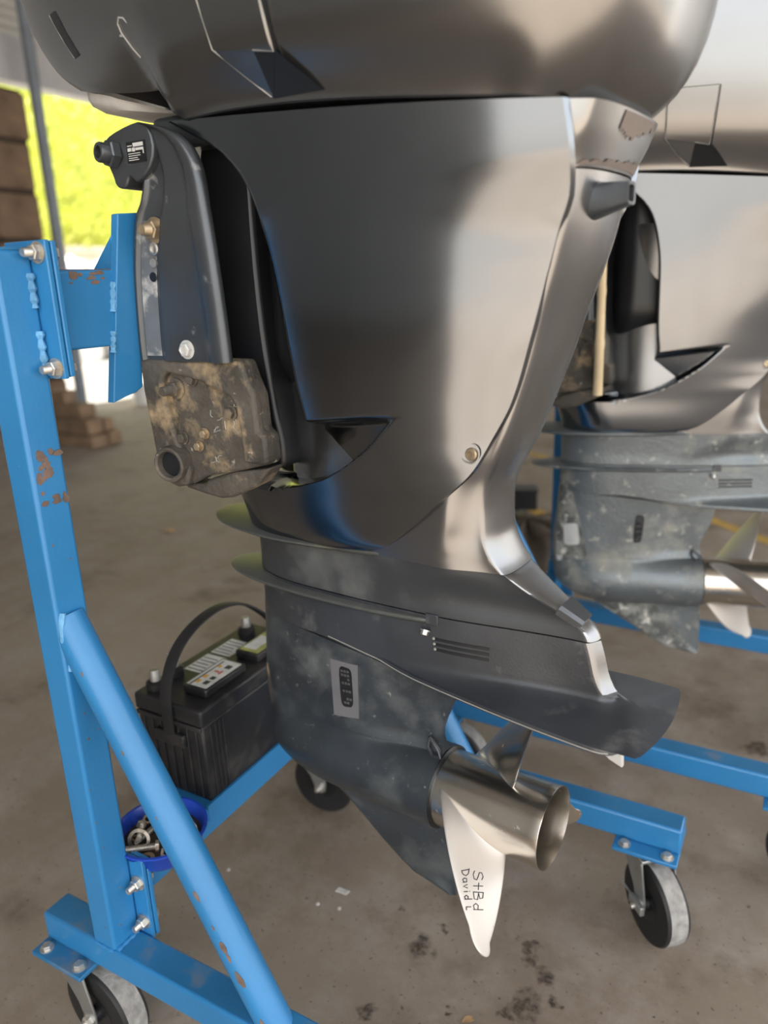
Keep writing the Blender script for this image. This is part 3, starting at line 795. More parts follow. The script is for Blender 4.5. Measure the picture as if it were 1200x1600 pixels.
def patch(fn, corners, off=.002, th=.004, nx=10, nz=10, round_=0.0):
    """slab lying on a side surface v = -fn(u, z); corners (u,z): top-front, top-aft, bottom-aft, bottom-front"""
    P_ = [np.array(q, float) for q in corners]
    g = G(); top = []; bot = []
    for i in range(nx + 1):
        for j in range(nz + 1):
            s_, t_ = i / nx, j / nz
            if round_:
                x, y = 2 * s_ - 1, 2 * t_ - 1
                k = max(abs(x), abs(y)); q = (abs(x) ** round_ + abs(y) ** round_) ** (1 / round_)
                if q > 1e-6: x, y = x * k / q, y * k / q
                s_, t_ = (x + 1) / 2, (y + 1) / 2
            q = (P_[0] * (1 - s_) + P_[1] * s_) * (1 - t_) + (P_[3] * (1 - s_) + P_[2] * s_) * t_
            v = fn(q[0], q[1])
            top.append((q[0], -(v + off), q[1])); bot.append((q[0], -(v + off - th), q[1]))
    m_ = nz + 1; n_ = len(top); fs = []
    for i in range(nx):
        for j in range(nz):
            a = i * m_ + j
            fs.append((a, a + 1, a + m_ + 1, a + m_)); fs.append((n_ + a, n_ + a + m_, n_ + a + m_ + 1, n_ + a + 1))
    edge = [j for j in range(m_)] + [i * m_ + nz for i in range(1, nx + 1)] + [nx * m_ + j for j in range(nz - 1, -1, -1)] + [i * m_ for i in range(nx - 1, 0, -1)]
    for a, b in zip(edge, edge[1:] + edge[:1]):
        fs.append((a, n_ + a, n_ + b, b))
    return g.add(top + bot, fs)
def stroke(fn, pts, r=.0009, off=.0004):
    return [(u, -(fn(u, z) + off), z) for (u, z) in pts]

def gear_v(u, z):
    return float(g_W(np.array([u]), z, float(g_u0(z)), float(g_u1(z)))[0])
def fair_v(u, z):
    return float(f_W(np.array([u]), z, -.041, f_u1(z))[0])

# ---- propeller: hub tube and three helical blades
def blade_pt(r, u, a0, off=0.0):
    """point on the raked helical blade surface; a0 = turn of the blade, off = offset along the surface normal"""
    def q(r, u):
        s_ = (r - .058) / .13
        ut = .423 + .0347 * s_ - .0013 * s_ * s_
        al = math.radians(136.83 - 7.116 * s_ - 11.149 * s_ * s_ - (786.3 - 312.9 * s_) * (ut - u) + a0)
        return Vector((u, -math.sin(al) * r, AX + math.cos(al) * r))
    p0 = q(r, u)
    if not off: return p0
    n_ = (q(r, u + 1e-4) - p0).cross(q(r + 1e-4, u) - p0).normalized()
    return p0 + n_ * off
def blade(a0):
    rr_ = np.concatenate([np.linspace(.050, .17, 22), .190 - .020 * np.linspace(1, 0, 12)[1:] ** 2])
    rings = []; n = 22
    for r in rr_:
        s_ = (r - .058) / .13
        b = .423 + .0347 * s_ - .0013 * s_ * s_; a = .320 + .1117 * s_ + .0174 * s_ * s_
        if r > .171:
            s6 = (.171 - .058) / .13; h6 = ((.423 + .0347 * s6 - .0013 * s6 * s6) - (.320 + .1117 * s6 + .0174 * s6 * s6)) / 2
            m_ = (a + b) / 2; h_ = h6 * max(0, 1 - ((r - .171) / .0192) ** 2.4) ** .5
            a, b = m_ - h_, m_ + h_
        th = .0035 * (1 - .62 * (r - .05) / .138) + .0045 * math.exp(-(r - .056) / .007)
        t = 0.5 * (1 - np.cos(pi * np.linspace(0, 1, n)))
        prof_ = np.clip(np.sqrt(np.maximum(0, 4 * t * (1 - t))), .0, 1) ** .7
        rings.append([blade_pt(r, a + (b - a) * q, a0, th * k) for q, k in zip(t, prof_)] + [blade_pt(r, a + (b - a) * q, a0, -th * k) for q, k in zip(t[::-1], prof_[::-1])][1:-1])
    return G().loft(rings)
def hub():
    pr = [(.050, .306), (.0575, .306), (.0582, .312), (.0580, .36), (.0580, .44), (.0584, .462), (.0596, .4758), (.0594, .4766), (.0584, .4766), (.0568, .462), (.0560, .44), (.0555, .33), (.020, .33)]
    return G().lathe([(r, u) for r, u in pr], (0, 0, AX), (1, 0, 0), 72)
def hub_core():
    return G().lathe([(.0, .33), (.030, .33), (.030, .43), (.022, .452), (.0, .455)], (0, 0, AX), (1, 0, 0), 32)

MEMO = {}
def memo(key, fn):
    if key not in MEMO: MEMO[key] = fn()
    return MEMO[key]
def motor(label, px, py, th, gearmat, corr, prop_rot, front):
    t = thing('outboard_motor', label, 'outboard motor', (px, py, 0))
    rz = -th
    def part(name, g, m, par=None, **k):
        o = obj(name, g, m, par or t, **k)
        if par is None: o.rotation_euler = (0, 0, rz)
        return o
    # gearcase
    ge = part('gearcase', body(gz, g_u0, g_u1, g_W, 54), gearmat, ang=50)
    fa = part('anti_ventilation_plate', lift(body(fz, lambda z: -.041, f_u1, f_W, 64)), 'plate' if front else gearmat, ang=40)
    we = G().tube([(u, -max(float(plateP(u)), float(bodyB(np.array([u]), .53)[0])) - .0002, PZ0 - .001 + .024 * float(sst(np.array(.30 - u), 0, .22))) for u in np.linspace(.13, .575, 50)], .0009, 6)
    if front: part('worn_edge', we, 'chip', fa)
    part('seam_plate', rim(R2, .758, .007, .335), 'olive' if front else 'gear2', ang=50)
    ad = part('adapter_housing', adapter(), 'adapter' if front else 'gear2', ang=50)
    part('splash_plate', rim(R1, .846, .007, .25), 'olive' if front else 'gear2', ang=50)
    ho = part('exhaust_housing', housing(), 'paint2', ang=50)
    co = part('aft_collar', collar(), 'collar', ang=50)
    ap = part('side_cowling', memo('apron', apron), 'paint', ang=40)
    ap.data.materials.append(M['black'])
    def black_faces():
        out = []; ps = ap.data.polygons
        sg_ = sum(1 if p_.normal.y * p_.center.y > 0 else -1 for p_ in ps if p_.center.x > .35)
        sg_ = 1 if sg_ > 0 else -1
        for p_ in ps:
            q_ = p_.center
            if q_.z > .9485 and q_.x < .33 and q_.x < a_front(min(q_.z, 1.399))[0] + .095:
                if sg_ * p_.normal.y * math.copysign(1, q_.y) < .12 and (sg_ * p_.normal.x < -.35 or sg_ * p_.normal.y * q_.y < 0) or abs(q_.y) < .03: out.append(p_.index)
        return out
    for k in memo('black', black_faces): ap.data.polygons[k].material_index = 1
    # inner channel in front of the side cowling
    ch = body(np.linspace(.936, 1.39, 24), lambda z: .055 + .05 * float(sst(np.array(z), 1.0, .94)), lambda z: .3, lambda u, z, a, b: (.042 + .036 * float(sst(np.array(z), 1.05, 1.12))) * ell((u - a) / .05), 30)
    part('swivel_column', ch, 'black', ang=50)
    # cowl
    cg, r0, r1 = memo('cowl', cowl)
    cw = part('cowl', cg, 'cowl', ang=40)
    top = G().loft([r1, [(u * .6 + .06, v * .5, z + .012) for (u, v, z) in r1], [(u * .1 + .1, v * .1, z + .016) for (u, v, z) in r1]])
    part('cowl_top', top, 'cowl', cw)
    def ins(k, dz): return [(.2 + (u - .2) * k, v * k, z + dz) for (u, v, z) in r0]
    pan = G().loft([r0, ins(.985, .004), ins(.955, .012), ins(.5, .014), ins(.02, .014)])
    part('cowl_floor', pan, 'black', cw, ang=30)
    rings = []
    for k, dz in ((1.0, .004), (.99, -.010), (.95, -.018), (.80, -.024), (.4, -.026), (.02, -.026)):
        ring = []
        for a in np.linspace(0, 2 * pi, 48, endpoint=False):
            u = -.135 + .150 * k * abs(math.cos(a)) ** .75 * (1 if math.cos(a) > 0 else -1)
            v = .125 * k * abs(math.sin(a)) ** .75 * (1 if math.sin(a) > 0 else -1) * (1 - .25 * float(sst(np.array(u), -.12, -.30)))
            ring.append((u, v, c_zb(u) + dz))
        rings.append(ring)
    part('bottom_pan', G().loft(rings), 'pan', cw, ang=40)
    # seam bead round the cowl
    sb = G().tube([(u, v * 1.004, z + .001) for (u, v, z) in r0 if u > .03 and v <= .14][:] if False else [(u, -cowl_v(u, c_zb(u)) - .0002, c_zb(u) + .0005) for u in np.linspace(.035, .50, 60)], .0013, 6)
    part('seam_gasket', sb, 'black', cw)
    # latch panel and finger recess in the cowl flank
    def cv(u, z): return cowl_v(u, z)
    lp = part('latch_panel', patch(cv, ((.131, 1.53), (.222, 1.53), (.2165, 1.431), (.134, 1.445)), .007, .010, 14, 14), 'cowl', cw, ang=30, bevel=.0015)
    part('panel_shadow', patch(cv, ((.2185, 1.53), (.2255, 1.53), (.2215, 1.428), (.2165, 1.428)), .0015, .004, 3, 14), 'black', lp)  # black strip painted as the shadow beside the raised panel
    def wedge(a, b, c_, d_, deep):
        # shallow finger recess: two facets meeting in a deep crease
        g = G(); q = lambda uz, o_: (uz[0], -(cv(*uz) + o_), uz[1])
        g.add([q(a, .0065), q(b, .0065), q(c_, .0012), q(a, -.01), q(b, -.01), q(c_, -.01)], [(0, 1, 2), (0, 3, 4, 1), (1, 4, 5, 2), (2, 5, 3, 0)])
        return g
    part('recess_facet', wedge((.135, 1.4445), (.190, 1.439), (.187, 1.397), None, 0), 'cowl', lp, smooth=False)
    part('recess_facet', wedge((.190, 1.439), (.2185, 1.4335), (.187, 1.397), None, 0).add(*[[(.190, -(cv(.19, 1.439) + .0064), 1.439), (.2185, -(cv(.2185, 1.4335) + .0064), 1.4335), (.258, -(cv(.258, 1.395) + .001), 1.395), (.187, -(cv(.187, 1.397) + .001), 1.397)], [(0, 1, 2, 3)]]), 'black', lp, smooth=False)  # aft facet in black: the shade of the recess put into its colour
    we = G().tube([(u, -(cv(u, z) + .0072), z) for (u, z) in ((.131, 1.53), (.1325, 1.49), (.134, 1.447))] + [(u, -(cv(u, z) + .004), z) for (u, z) in ((.160, 1.420), (.1865, 1.398))], .0007, 6)
    part('worn_edge', we, 'chip', lp)
    we = G().tube([(u, -(cv(u, z) + .0072), z) for (u, z) in ((.2215, 1.53), (.2195, 1.48), (.2165, 1.432), (.190, 1.4375))], .0007, 6)
    part('worn_edge', we, 'chip', lp)
    # slot and scratches on the flank
    part('vent_slot', patch(cv, ((-.175, 1.545), (-.157, 1.545), (-.140, 1.495), (-.157, 1.495)), .0012, .004, 4, 8), 'black', cw)
    if front:
        g = G(); g.tube(stroke(cv, [(-.176, 1.545), (-.166, 1.52), (-.1575, 1.496)]), .0012, 6)
        ub = [(-.009, 1.468), (-.016, 1.478), (-.024, 1.494), (-.0245, 1.503), (-.019, 1.508), (-.011, 1.506), (-.004, 1.498), (0.002, 1.486), (.004, 1.478)]
        g.tube(stroke(cv, ub), .0011, 6); g.tube(stroke(cv, [(-.0235, 1.4915), (-.029, 1.4925)]), .0012, 6)
        part('scratch_marks', g, 'scratch', cw)
    # nozzle on the stern of the housing
    NZ0, NZ1 = Vector((.503, -.028, 1.272)), Vector((.548, -.034, 1.277))
    rings = []
    for k in np.linspace(0, 1, 8):
        cc = NZ0 * (1 - k) + NZ1 * k; rr = .0205 * (1 - k) ** 1.1 + .0115 * (1 - (1 - k) ** 1.1); nn = 2.2 + 3 * k
        rings.append([(cc.x, cc.y + rr * 1.02 * abs(math.cos(a)) ** (2 / nn) * (1 if math.cos(a) > 0 else -1), cc.z + rr * .95 * abs(math.sin(a)) ** (2 / nn) * (1 if math.sin(a) > 0 else -1)) for a in np.linspace(0, 2 * pi, 29)[:-1]])
    inn = [(NZ1.x - .0005, NZ1.y + (y - NZ1.y) * .72, NZ1.z + (z - NZ1.z) * .72) for (x, y, z) in rings[-1]]
    deep = [(NZ1.x - .022, y, z) for (x, y, z) in inn]
    nz = part('pilot_nozzle', G().loft(rings + [inn, deep]), 'bracket', ho, ang=35)
    part('nozzle_opening', G().loft([[(NZ1.x - .018, NZ1.y + (y - NZ1.y) * .99, NZ1.z + (z - NZ1.z) * .99) for (x, y, z) in inn], [(NZ1.x - .021, y, z) for (x, y, z) in inn]]), 'black', nz)
    # side cowling screw in its dish
    v_ = apron_v(.387, 1.003)
    sc_ = G().lathe([(.0128, .0018), (.0118, .0022), (.0095, -.002), (.0, -.002)], (.387, -v_, 1.003), (0, -1, .12), 32, cap=False)
    part('screw_dish', sc_, 'chip', ap)
    sc_ = G().lathe([(.0078, -.003), (.0078, .0022), (.0066, .0034), (.0034, .0034), (.0030, .0015), (.0, .0015)], (.388, -v_, 1.002), (0, -1, .12), 24)
    part('screw', sc_, 'brass', ap)
    for q_, on_ in ((ad, lambda p_: p_.normal.x > .40 and p_.center.x > .38 and abs(p_.center.y) < .05), (fa, lambda p_: p_.normal.x > .45 and p_.center.x > .50 and p_.center.z > .70)):
        q_.data.materials.append(M['paint2'])
        for p_ in q_.data.polygons:
            if front and on_(p_): p_.material_index = 1
    if not front:
        cr_ = part('salt_crust', patch(gear_v, ((-.040, .735), (-.015, .715), (.035, .515), (-.046, .520)), .0008, .0025, 10, 16), 'crust', ge)
        part('bare_mark', patch(gear_v, ((-.030, .605), (.004, .612), (.012, .555), (-.026, .550)), .0014, .002, 8, 8, round_=6), 'anode', cr_)
        part('salt_crust', patch(gear_v, ((.05, .395), (.20, .400), (.30, .275), (.235, .275)), .0008, .002, 14, 10), 'crust', ge)
    part('nose_chip', patch(gear_v, ((-.046, .585), (-.034, .580), (-.028, .510), (-.044, .500)), .0006, .002, 4, 8, round_=4), 'corrode' if front else 'anode', ge)
    # grille of slots, bolts, sticker
    for k in range(3):
        z0 = .7335 - k * .0078
        part('inlet_slot', patch(fair_v, ((.314 + k * .001, z0), (.3935, z0 + .0005), (.3935, z0 - .0036), (.3145, z0 - .0040)), .0008, .004, 8, 2), 'black', fa)
        hl = G().lathe([(.0022, 0), (.0018, .0012), (0, .0016)], (.3145 + k * .001, -fair_v(.3145, z0 - .0015) - .0004, z0 - .0015), (0, -1, 0), 12)
        part('slot_end', hl, 'chip', fa)
    b = G(); hexbolt(b, (.304, -fair_v(.304, .742) - .004, .744), (0, -.6, -1), .0055, .006)
    part('plate_bolt', b, 'bolt', fa)
    part('seam_tab', patch(lambda u, z: float(bodyB(np.array([u]), .53)[0]), ((.303, .768), (.322, .768), (.322, .752), (.303, .752)), .003, .006, 3, 3), 'plate', ad, bevel=.001)
    stk = part('sticker', patch(gear_v, ((.124, .648), (.172, .6465), (.164, .548), (.120, .545)), .0007, .002, 10, 12), 'sticker' if front else 'gear2', ge)
    sl = part('inlet_plug', patch(gear_v, ((.1395, .640), (.1615, .638), (.1575, .567), (.1365, .566)), .0014, .003, 8, 16, round_=5), 'black', stk)
    g = G()
    rq = random.Random(4)
    for k in range(9):
        zz = .634 - k * .0072
        if k in (4,): continue
        for j in range(3):
            if rq.random() < .8:
                uu = .1425 + j * .0052
                g.add(*[(lambda q: (q.v, q.f))(patch(gear_v, ((uu, zz), (uu + .0036, zz), (uu + .0036, zz - .0042), (uu, zz - .0042)), .0019, .001, 1, 1))][0])
    part('plug_marks', g, 'inkgrey', sl, smooth=False)
    # plug in the stern ridge and trim tab
    pg = G(); d = Vector((.040, 0, -.0235)).normalized(); n_ = Vector((.0235, 0, .040)).normalized()
    o_ = Vector((.4815, 0, .8045))
    rings = []
    for k in np.linspace(0, 1, 5):
        cc = o_ + d * .034 * k; w_ = .0215 - .006 * k
        rings.append([cc + Vector((0, -w_, 0)) - n_ * .010, cc + Vector((0, -w_, 0)) - n_ * .001, cc + Vector((0, -w_ * .8, 0)) + n_ * .0035, cc + Vector((0, w_ * .8, 0)) + n_ * .0035, cc + Vector((0, w_, 0)) - n_ * .001, cc + Vector((0, w_, 0)) - n_ * .010])
    part('ridge_plug', pg.loft(rings), 'bracket', ad, ang=25)
    tt = G().prism([(.535, PZ0 - .003), (.580, PZ0 - .003), (.582, PZ0 - .040), (.565, PZ0 - .034), (.540, PZ0 - .016)], -.055, -.047, 'y')
    part('trim_tab', tt, 'anode', fa, bevel=.002)
    # rubber ring and clip at the propeller
    part('shaft_ring', G().lathe([(.050, .300), (.0625, .300), (.0628, .306), (.0600, .309), (.050, .309)], (0, 0, AX), (1, 0, 0), 64), 'black', ge)
    cl = G()
    cl.tube([(.282, -.012, .545), (.300, -.016, .530), (.304, -.020, .522), (.290, -.020, .520), (.280, -.014, .530), (.282, -.012, .545)], .0028, 8)
    part('water_pocket', cl, 'plate', ge)
    # propeller
    pr = part('propeller', hub(), 'steel', ang=22)
    part('hub_core', hub_core(), 'grime', pr)
    for k in range(3):
        bl = part('blade', blade(prop_rot + 120 * k), 'satin' if (k == 0 or not front) else 'steel', pr, ang=60)
        if front and k == 0:
            # handwriting in marker pen
            rows = handwriting()
            for word in rows:
                g = G()
                for st in word: g.tube([blade_pt(r, u, prop_rot, HSIGN * (.0035 * (1 - .62 * (r - .05) / .138) + .0003)) for (r, u) in st], .0006, 5)
                part('marker_writing', g, 'ink', bl, smooth=False)
    if front:
        # peeled patches on the collar
        def colv(u, z): return float(h_W(np.array([u]), z, .2, float(col_tail(z)))[0]) + .003
        def peel(poly, nm):
            g = G(); vs = []
            for (y, z) in poly:
                zs_ = z; z = 1.3015 + (z - 1.3015) * .0835 / (c_zb(.525) - .0008 - 1.3015)
                tl_ = float(col_tail(z)); lo, hi = .3, tl_
                for _ in range(40):
                    mid = (lo + hi) / 2
                    if colv(mid, z) > abs(y): lo = mid
                    else: hi = mid
                vs.append((lo, y, zs_))
            cc = np.mean(vs, 0); n = len(vs)
            return vs
        def strip(z0f, z1f, y0, y1, n=40):
            g = G(); A_ = []; B_ = []
            C_ = []
            for i in range(n + 1):
                y = y0 + (y1 - y0) * i / n
                row = [z0f(i / n) + (z1f(i / n) - z0f(i / n)) * q_ for q_ in (0, .33, .66, 1)]
                C_.append([tuple(np.array(p_) + np.array((.0014, -.0006, 0))) for p_ in peel([(y, z) for z in row], '')])
            return G().loft(C_, cap=False, closed=False)
        rj = random.Random(9); jg = [rj.uniform(-1, 1) for _ in range(60)]
        part('peeled_patch', strip(lambda k: 1.3375 + .005 * jg[int(k * 40)] * .8 - .006 * math.sin(k * 5), lambda k: 1.352, -.040, .06), 'primer', co, ang=60)
        part('peeled_patch', strip(lambda k: 1.3035, lambda k: 1.3065 + .008 * k + .0022 * jg[int(k * 40) + 7], -.080, .06), 'primer', co, ang=60)
    # ---- clamp bracket, square to the stand
    bracket(t, corr, front)
    return t

HSIGN = -1; HO = 0

def handwriting():
    """'StBd' and 'David L' as pen strokes in blade coordinates (radius, u)"""
    Sx = [[(.75, .85), (.5, 1.0), (.15, .85), (.15, .62), (.5, .5), (.8, .35), (.75, .1), (.4, 0), (.05, .15)]]
    tx = [[(.4, .95), (.45, .0)], [(.05, .55), (.85, .5)]]
    Bx = [[(.1, 0), (.1, 1.)], [(.1, 1.), (.6, .95), (.65, .65), (.15, .52)], [(.15, .52), (.75, .42), (.7, .08), (.1, 0)]]
    dx = [[(.65, .45), (.3, .5), (.1, .25), (.3, 0), (.65, .1)], [(.7, 1.0), (.68, 0)]]
    Dx = [[(.1, 0), (.1, 1.)], [(.0, 1.), (.6, .85), (.8, .5), (.55, .1), (.05, 0)]]
    ax_ = [[(.65, .5), (.25, .55), (.1, .25), (.3, 0), (.6, .15)], [(.68, .55), (.7, 0)]]
    vx = [[(.1, .55), (.35, 0), (.65, .55)]]
    ix = [[(.3, .5), (.3, 0)], [(.3, .75), (.32, .8)]]
    Lx = [[(.2, .75), (.2, .1), (.75, .05)]]
    def row(letters, B0, B1, T0, T1):
        B0, B1, T0, T1 = [np.array(q) for q in (B0, B1, T0, T1)]
        tot = sum(k for _, k in letters); a = 0; out = []
        for st, k in letters:
            for s_ in st:
                pts = []
                for (x, y) in s_:
                    q = (a + x * k) / tot
                    pts.append(tuple((B0 * (1 - q) + B1 * q) * (1 - y) + (T0 * (1 - q) + T1 * q) * y))
                out.append(pts)
            a += k
        return out
    return [row(((Sx, 1.1), (tx, .85), (Bx, 1.05), (dx, 1.)), (.1045, .4005), (.1529, .4247), (.0951, .4088), (.1431, .4306)),
            row(((Dx, 1.), (ax_, .85), (vx, .8), (ix, .55), (dx, .85), ([], .55), (Lx, .8)), (.1197, .3932), (.1599, .4202), (.1077, .3971), (.1520, .4240))]

def chaikin(p, closed=False, k=2):
    p = [np.array(q, float) for q in p]
    for _ in range(k):
        o = [] if closed else [p[0]]
        for i in range(len(p) if closed else len(p) - 1):
            a, b = p[i], p[(i + 1) % len(p)]
            o += [a * .75 + b * .25, a * .25 + b * .75]
        if not closed: o.append(p[-1])
        p = o
    return [tuple(q) for q in p]

obj_ = obj
def bracket(t, corr, front):
    """two clamp brackets (near y = -.14, far y = +.14) with the swivel bracket between them; x, y, z from the motor's origin"""
    def obj(name, g, m, parent, **k):
        # the flank stands 17 mm further out than the sketch the numbers come from
        if name not in ('swivel_bracket', 'pivot_crossbar', 'swivel_stop'):
            g.v = [(x * .978 + .0158, y + (-.017 if y < 0 else .017), z * .978 + .0264) for (x, y, z) in g.v]
        return obj_(name, g, m, parent, **k)
    XF = lambda z: float(ipl(z, [.92, 1.0, 1.06, 1.117, 1.17, 1.222, 1.26, 1.295, 1.315, 1.345, 1.40], [-.112, -.119, -.123, -.1245, -.122, -.117, -.110, -.101, -.086, -.076, -.076]))
    XR = lambda z: float(ipl(z, [1.10, 1.15, 1.239, 1.30, 1.345, 1.37, 1.385, 1.395, 1.403], [.058, .056, .050, .044, .036, .022, .005, -.018, -.050]))
    for sg in (1, -1):
        Y = lambda d: sg * (-.14 + d)
        rings = []
        for z in list(np.linspace(1.106, 1.30, 16)) + list(np.linspace(1.305, 1.345, 7)) + list(np.linspace(1.352, 1.403, 12)):
            f, r = XF(z), XR(z)
            f -= .012
            kk = min(1, (r - f) / .155)
            pr = [(f, .040), (f + .001, .024), (f + .006, .008), (f + .018, -.001), (f + .022, .003), (f + .027, .0055), (f + .054, .0055), (f + .060, .002), (f + .066, -.003),
                  (r - .058, -.004), (r - .045, -.005), (r - .034, -.0125), (r - .018, -.0145), (r - .008, -.010), (r - .008, .002), (r - .050, .040)]
            nl = [f + (x - f) * kk for (x, d) in pr[:9]] + [r + (x - r) * kk for (x, d) in pr[9:]]
            pr = [(x, d) for x, (_, d) in zip(nl, pr)]
            rings.append([(x, Y(d), z) for (x, d) in chaikin(pr, False, 2)])
        br = obj('clamp_bracket', G().loft(rings), 'bracket', t, ang=35)
        # hook over the transom
        hk = [(-.080, 1.335), (-.085, 1.342), (-.092, 1.344), (-.095, 1.338), (-.101, 1.331), (-.112, 1.331), (-.119, 1.337), (-.1205, 1.345), (-.128, 1.362), (-.133, 1.378), (-.130, 1.390), (-.118, 1.397),
              (-.085, 1.4045), (-.060, 1.407), (-.045, 1.395), (-.042, 1.37), (-.055, 1.348)]
        obj('hook', G().prism(chaikin(hk, True, 1), Y(-.0075), Y(.045), 'y'), 'bracket', br, ang=25, bevel=.005, seg=3)
        # bolt tube through the hook
        tb = G().lathe([(.0175, 0), (.0175, .010), (.0155, .012)], (-.113, Y(-.006), 1.373), (-.25, -sg, .05), 6)
        tb.lathe([(.0125, .010), (.0125, .022), (.0115, .024), (.0078, .024), (.0078, .012), (.0, .012)], (-.113, Y(-.006), 1.373), (-.25, -sg, .05), 24)
        obj('tilt_tube_nut', tb, 'bracket', br, ang=30)
        # salt-streaked strip with holes
        rings = []
        for z in np.linspace(1.112, 1.290, 14):
            f = XF(z); f -= .012; rings.append([(f + .0255, Y(.0046), z), (f + .038, Y(.0040), z), (f + .0545, Y(.0046), z)])
        obj('bolt_strip', G().loft(rings, cap=False, closed=False), 'strip', br, ang=60)
        n = G(); hexbolt(n, (-.066, Y(.003), 1.277), (0, -sg, 0), .0125, .011, stub=.012, sr=.62)
        obj('transom_nut', n, 'brass', br, ang=30)
        n = G(); n.lathe([(.0085, 0), (.0085, .003), (.006, .004), (.006, .001), (.0, .001)], (-.072, Y(.004), 1.254), (0, -sg, 0), 20)
        n.lathe([(.0062, 0), (.0060, .0025), (.0, .003)], (-.0765, Y(.004), 1.236), (0, -sg, 0), 20)
        obj('bolt_end', n, 'bolt', br)
        n = G(); n.lathe([(.0065, .0005), (.0060, .0012), (.0, .0012)], (-.081, Y(.004), 1.218), (0, -sg, 0), 20)
        obj('bolt_hole', n, 'black', br)
        n = G(); hexbolt(n, (-.026, Y(-.003), 1.122), (0, -sg, 0), .0095, .007); n.lathe([(.006, .008), (.0055, .0095), (.003, .007), (0, .007)], (-.026, Y(-.003), 1.122), (0, -sg, 0), 16)
        obj('salted_nut', n, 'anode', br, ang=30)
        # rating label
        lb = obj('rating_label', G().box((-.0885, Y(-.0085) - .0004, 1.3595), (-.0555, Y(-.0085) + .0004, 1.3845)), 'black', br, smooth=False)
        lm = G()
        for (x0, z0, x1, z1) in ((-.0865, 1.3790, -.0785, 1.3800), (-.0765, 1.3780, -.0585, 1.3825), (-.0865, 1.3730, -.0800, 1.3770), (-.0785, 1.3725, -.0735, 1.3770), (-.0725, 1.3735, -.0585, 1.3765), (-.0600, 1.3690, -.0585, 1.3735),
                                 (-.0860, 1.3698, -.0650, 1.3706), (-.0860, 1.3672, -.0650, 1.3680), (-.0860, 1.3646, -.0700, 1.3654), (-.0860, 1.3622, -.0680, 1.3630)):
            lm.box((x0, Y(-.0085) - .0008, z0), (x1, Y(-.0085) + .0008, z1))
        obj('label_print', lm, 'label', lb, smooth=False)
        # corroded lower half: floor plate with a raised rim, bosses and rod hole
        lo = [(-.1245, 1.108), (-.124, 1.062), (-.118, 1.0), (-.112, .942), (-.104, .930), (-.080, .922), (-.058, .926), (-.030, .940), (.030, .953), (.088, .968), (.092, .975), (.091, 1.008), (.080, 1.016), (.078, 1.062), (.068, 1.085), (.060, 1.108)]
        lp = obj('lower_bracket', G().prism(lo, Y(.012), Y(.034), 'y'), corr, br, ang=25, bevel=.004)
        rim_ = [(-.1245, 1.107), (-.124, 1.062), (-.118, 1.0), (-.112, .942), (-.104, .930), (-.080, .922), (-.058, .926), (-.052, .950), (-.070, .990), (-.082, 1.04), (-.086, 1.078), (-.075, 1.090), (-.02, 1.080), (.020, 1.066), (.036, 1.060), (.044, 1.048),
                (.048, 1.02), (.052, .970), (.088, .968), (.092, .975), (.091, 1.008), (.080, 1.016), (.078, 1.062), (.068, 1.085), (.060, 1.107)]
        obj('bracket_rim', G().prism(rim_, Y(.0), Y(.020), 'y'), corr, lp, ang=25, bevel=.005, seg=3)
        h = G().lathe([(.0275, .010), (.0255, -.012), (.0228, -.014), (.0195, -.012), (.0185, .0), (.0, .001)], (-.080, Y(.0), .9585), (-.12, sg, 0), 32)
        obj('rod_hole', h, corr, lp, ang=40)
        h = G().lathe([(.0184, -.003), (.0, -.0028)], (-.080, Y(.0), .9585), (-.12, sg, 0), 24)
        obj('rod_hole_shade', h, 'black', lp)  # black disc stands for the shade deep inside the hole
        n = G(); hexbolt(n, (-.068, Y(.010), 1.066), (.05, -sg, -.02), .011, .010, stub=.018, sr=.62)
        obj('corroded_bolt', n, corr, lp, ang=30)
        for (x, z, r) in ((-.037, 1.080, .0095), (.027, 1.036, .0105), (-.023, 1.004, .0075), (-.036, .985, .0075), (-.066, .995, .0095), (.060, .985, .006)):
            n = G(); hexbolt(n, (x, Y(.011), z), (0, -sg, 0), r * .8, .007)
            obj('corroded_boss', n, 'brass' if r < .008 else corr, lp, ang=30)
        if front and sg == 1:
            # pale barnacle traces
            g = G(); rq = random.Random(21)
            for (x0, z0) in ((.025, 1.036), (.010, 1.018), (-.005, 1.02), (.035, 1.045), (-.012, .965), (.03, 1.02)):
                for k in range(3):
                    a = rq.uniform(0, 6.28); pts = [(x0 + rq.uniform(-.008, .008), Y(.0112), z0 + rq.uniform(-.008, .008))]
                    for j in range(4):
                        a += rq.uniform(-.8, .8); pts.append((pts[-1][0] + .003 * math.cos(a), Y(.0112), pts[-1][2] + .003 * math.sin(a)))
                    g.tube(pts, .0008, 5)
            obj('worm_casts', g, 'chip', lp, kind='stuff')
        # foot below
        ft = G().prism([(-.078, .926), (-.040, .926), (-.030, .935), (.020, .950), (.085, .962), (.060, .935), (.012, .912), (-.010, .908), (-.040, .912), (-.075, .918)], Y(.014), Y(.050), 'y')
        obj('bracket_foot', ft, corr, lp, ang=25, bevel=.004)
    # swivel bracket between, dark
    sw = G().prism(chaikin([(.040, 1.398), (.070, 1.385), (.066, 1.20), (.078, 1.05), (.092, .975), (.085, .950), (.000, .952), (-.010, 1.05), (-.020, 1.2), (-.020, 1.39)], True, 2), -.098, .098, 'y')
    obj('swivel_bracket', sw, 'black', t, ang=40, bevel=.006)
    cr = obj('pivot_crossbar', G().box((-.060, -.13, 1.372), (.05, .13, 1.412)), 'bracket', t, bevel=.008)

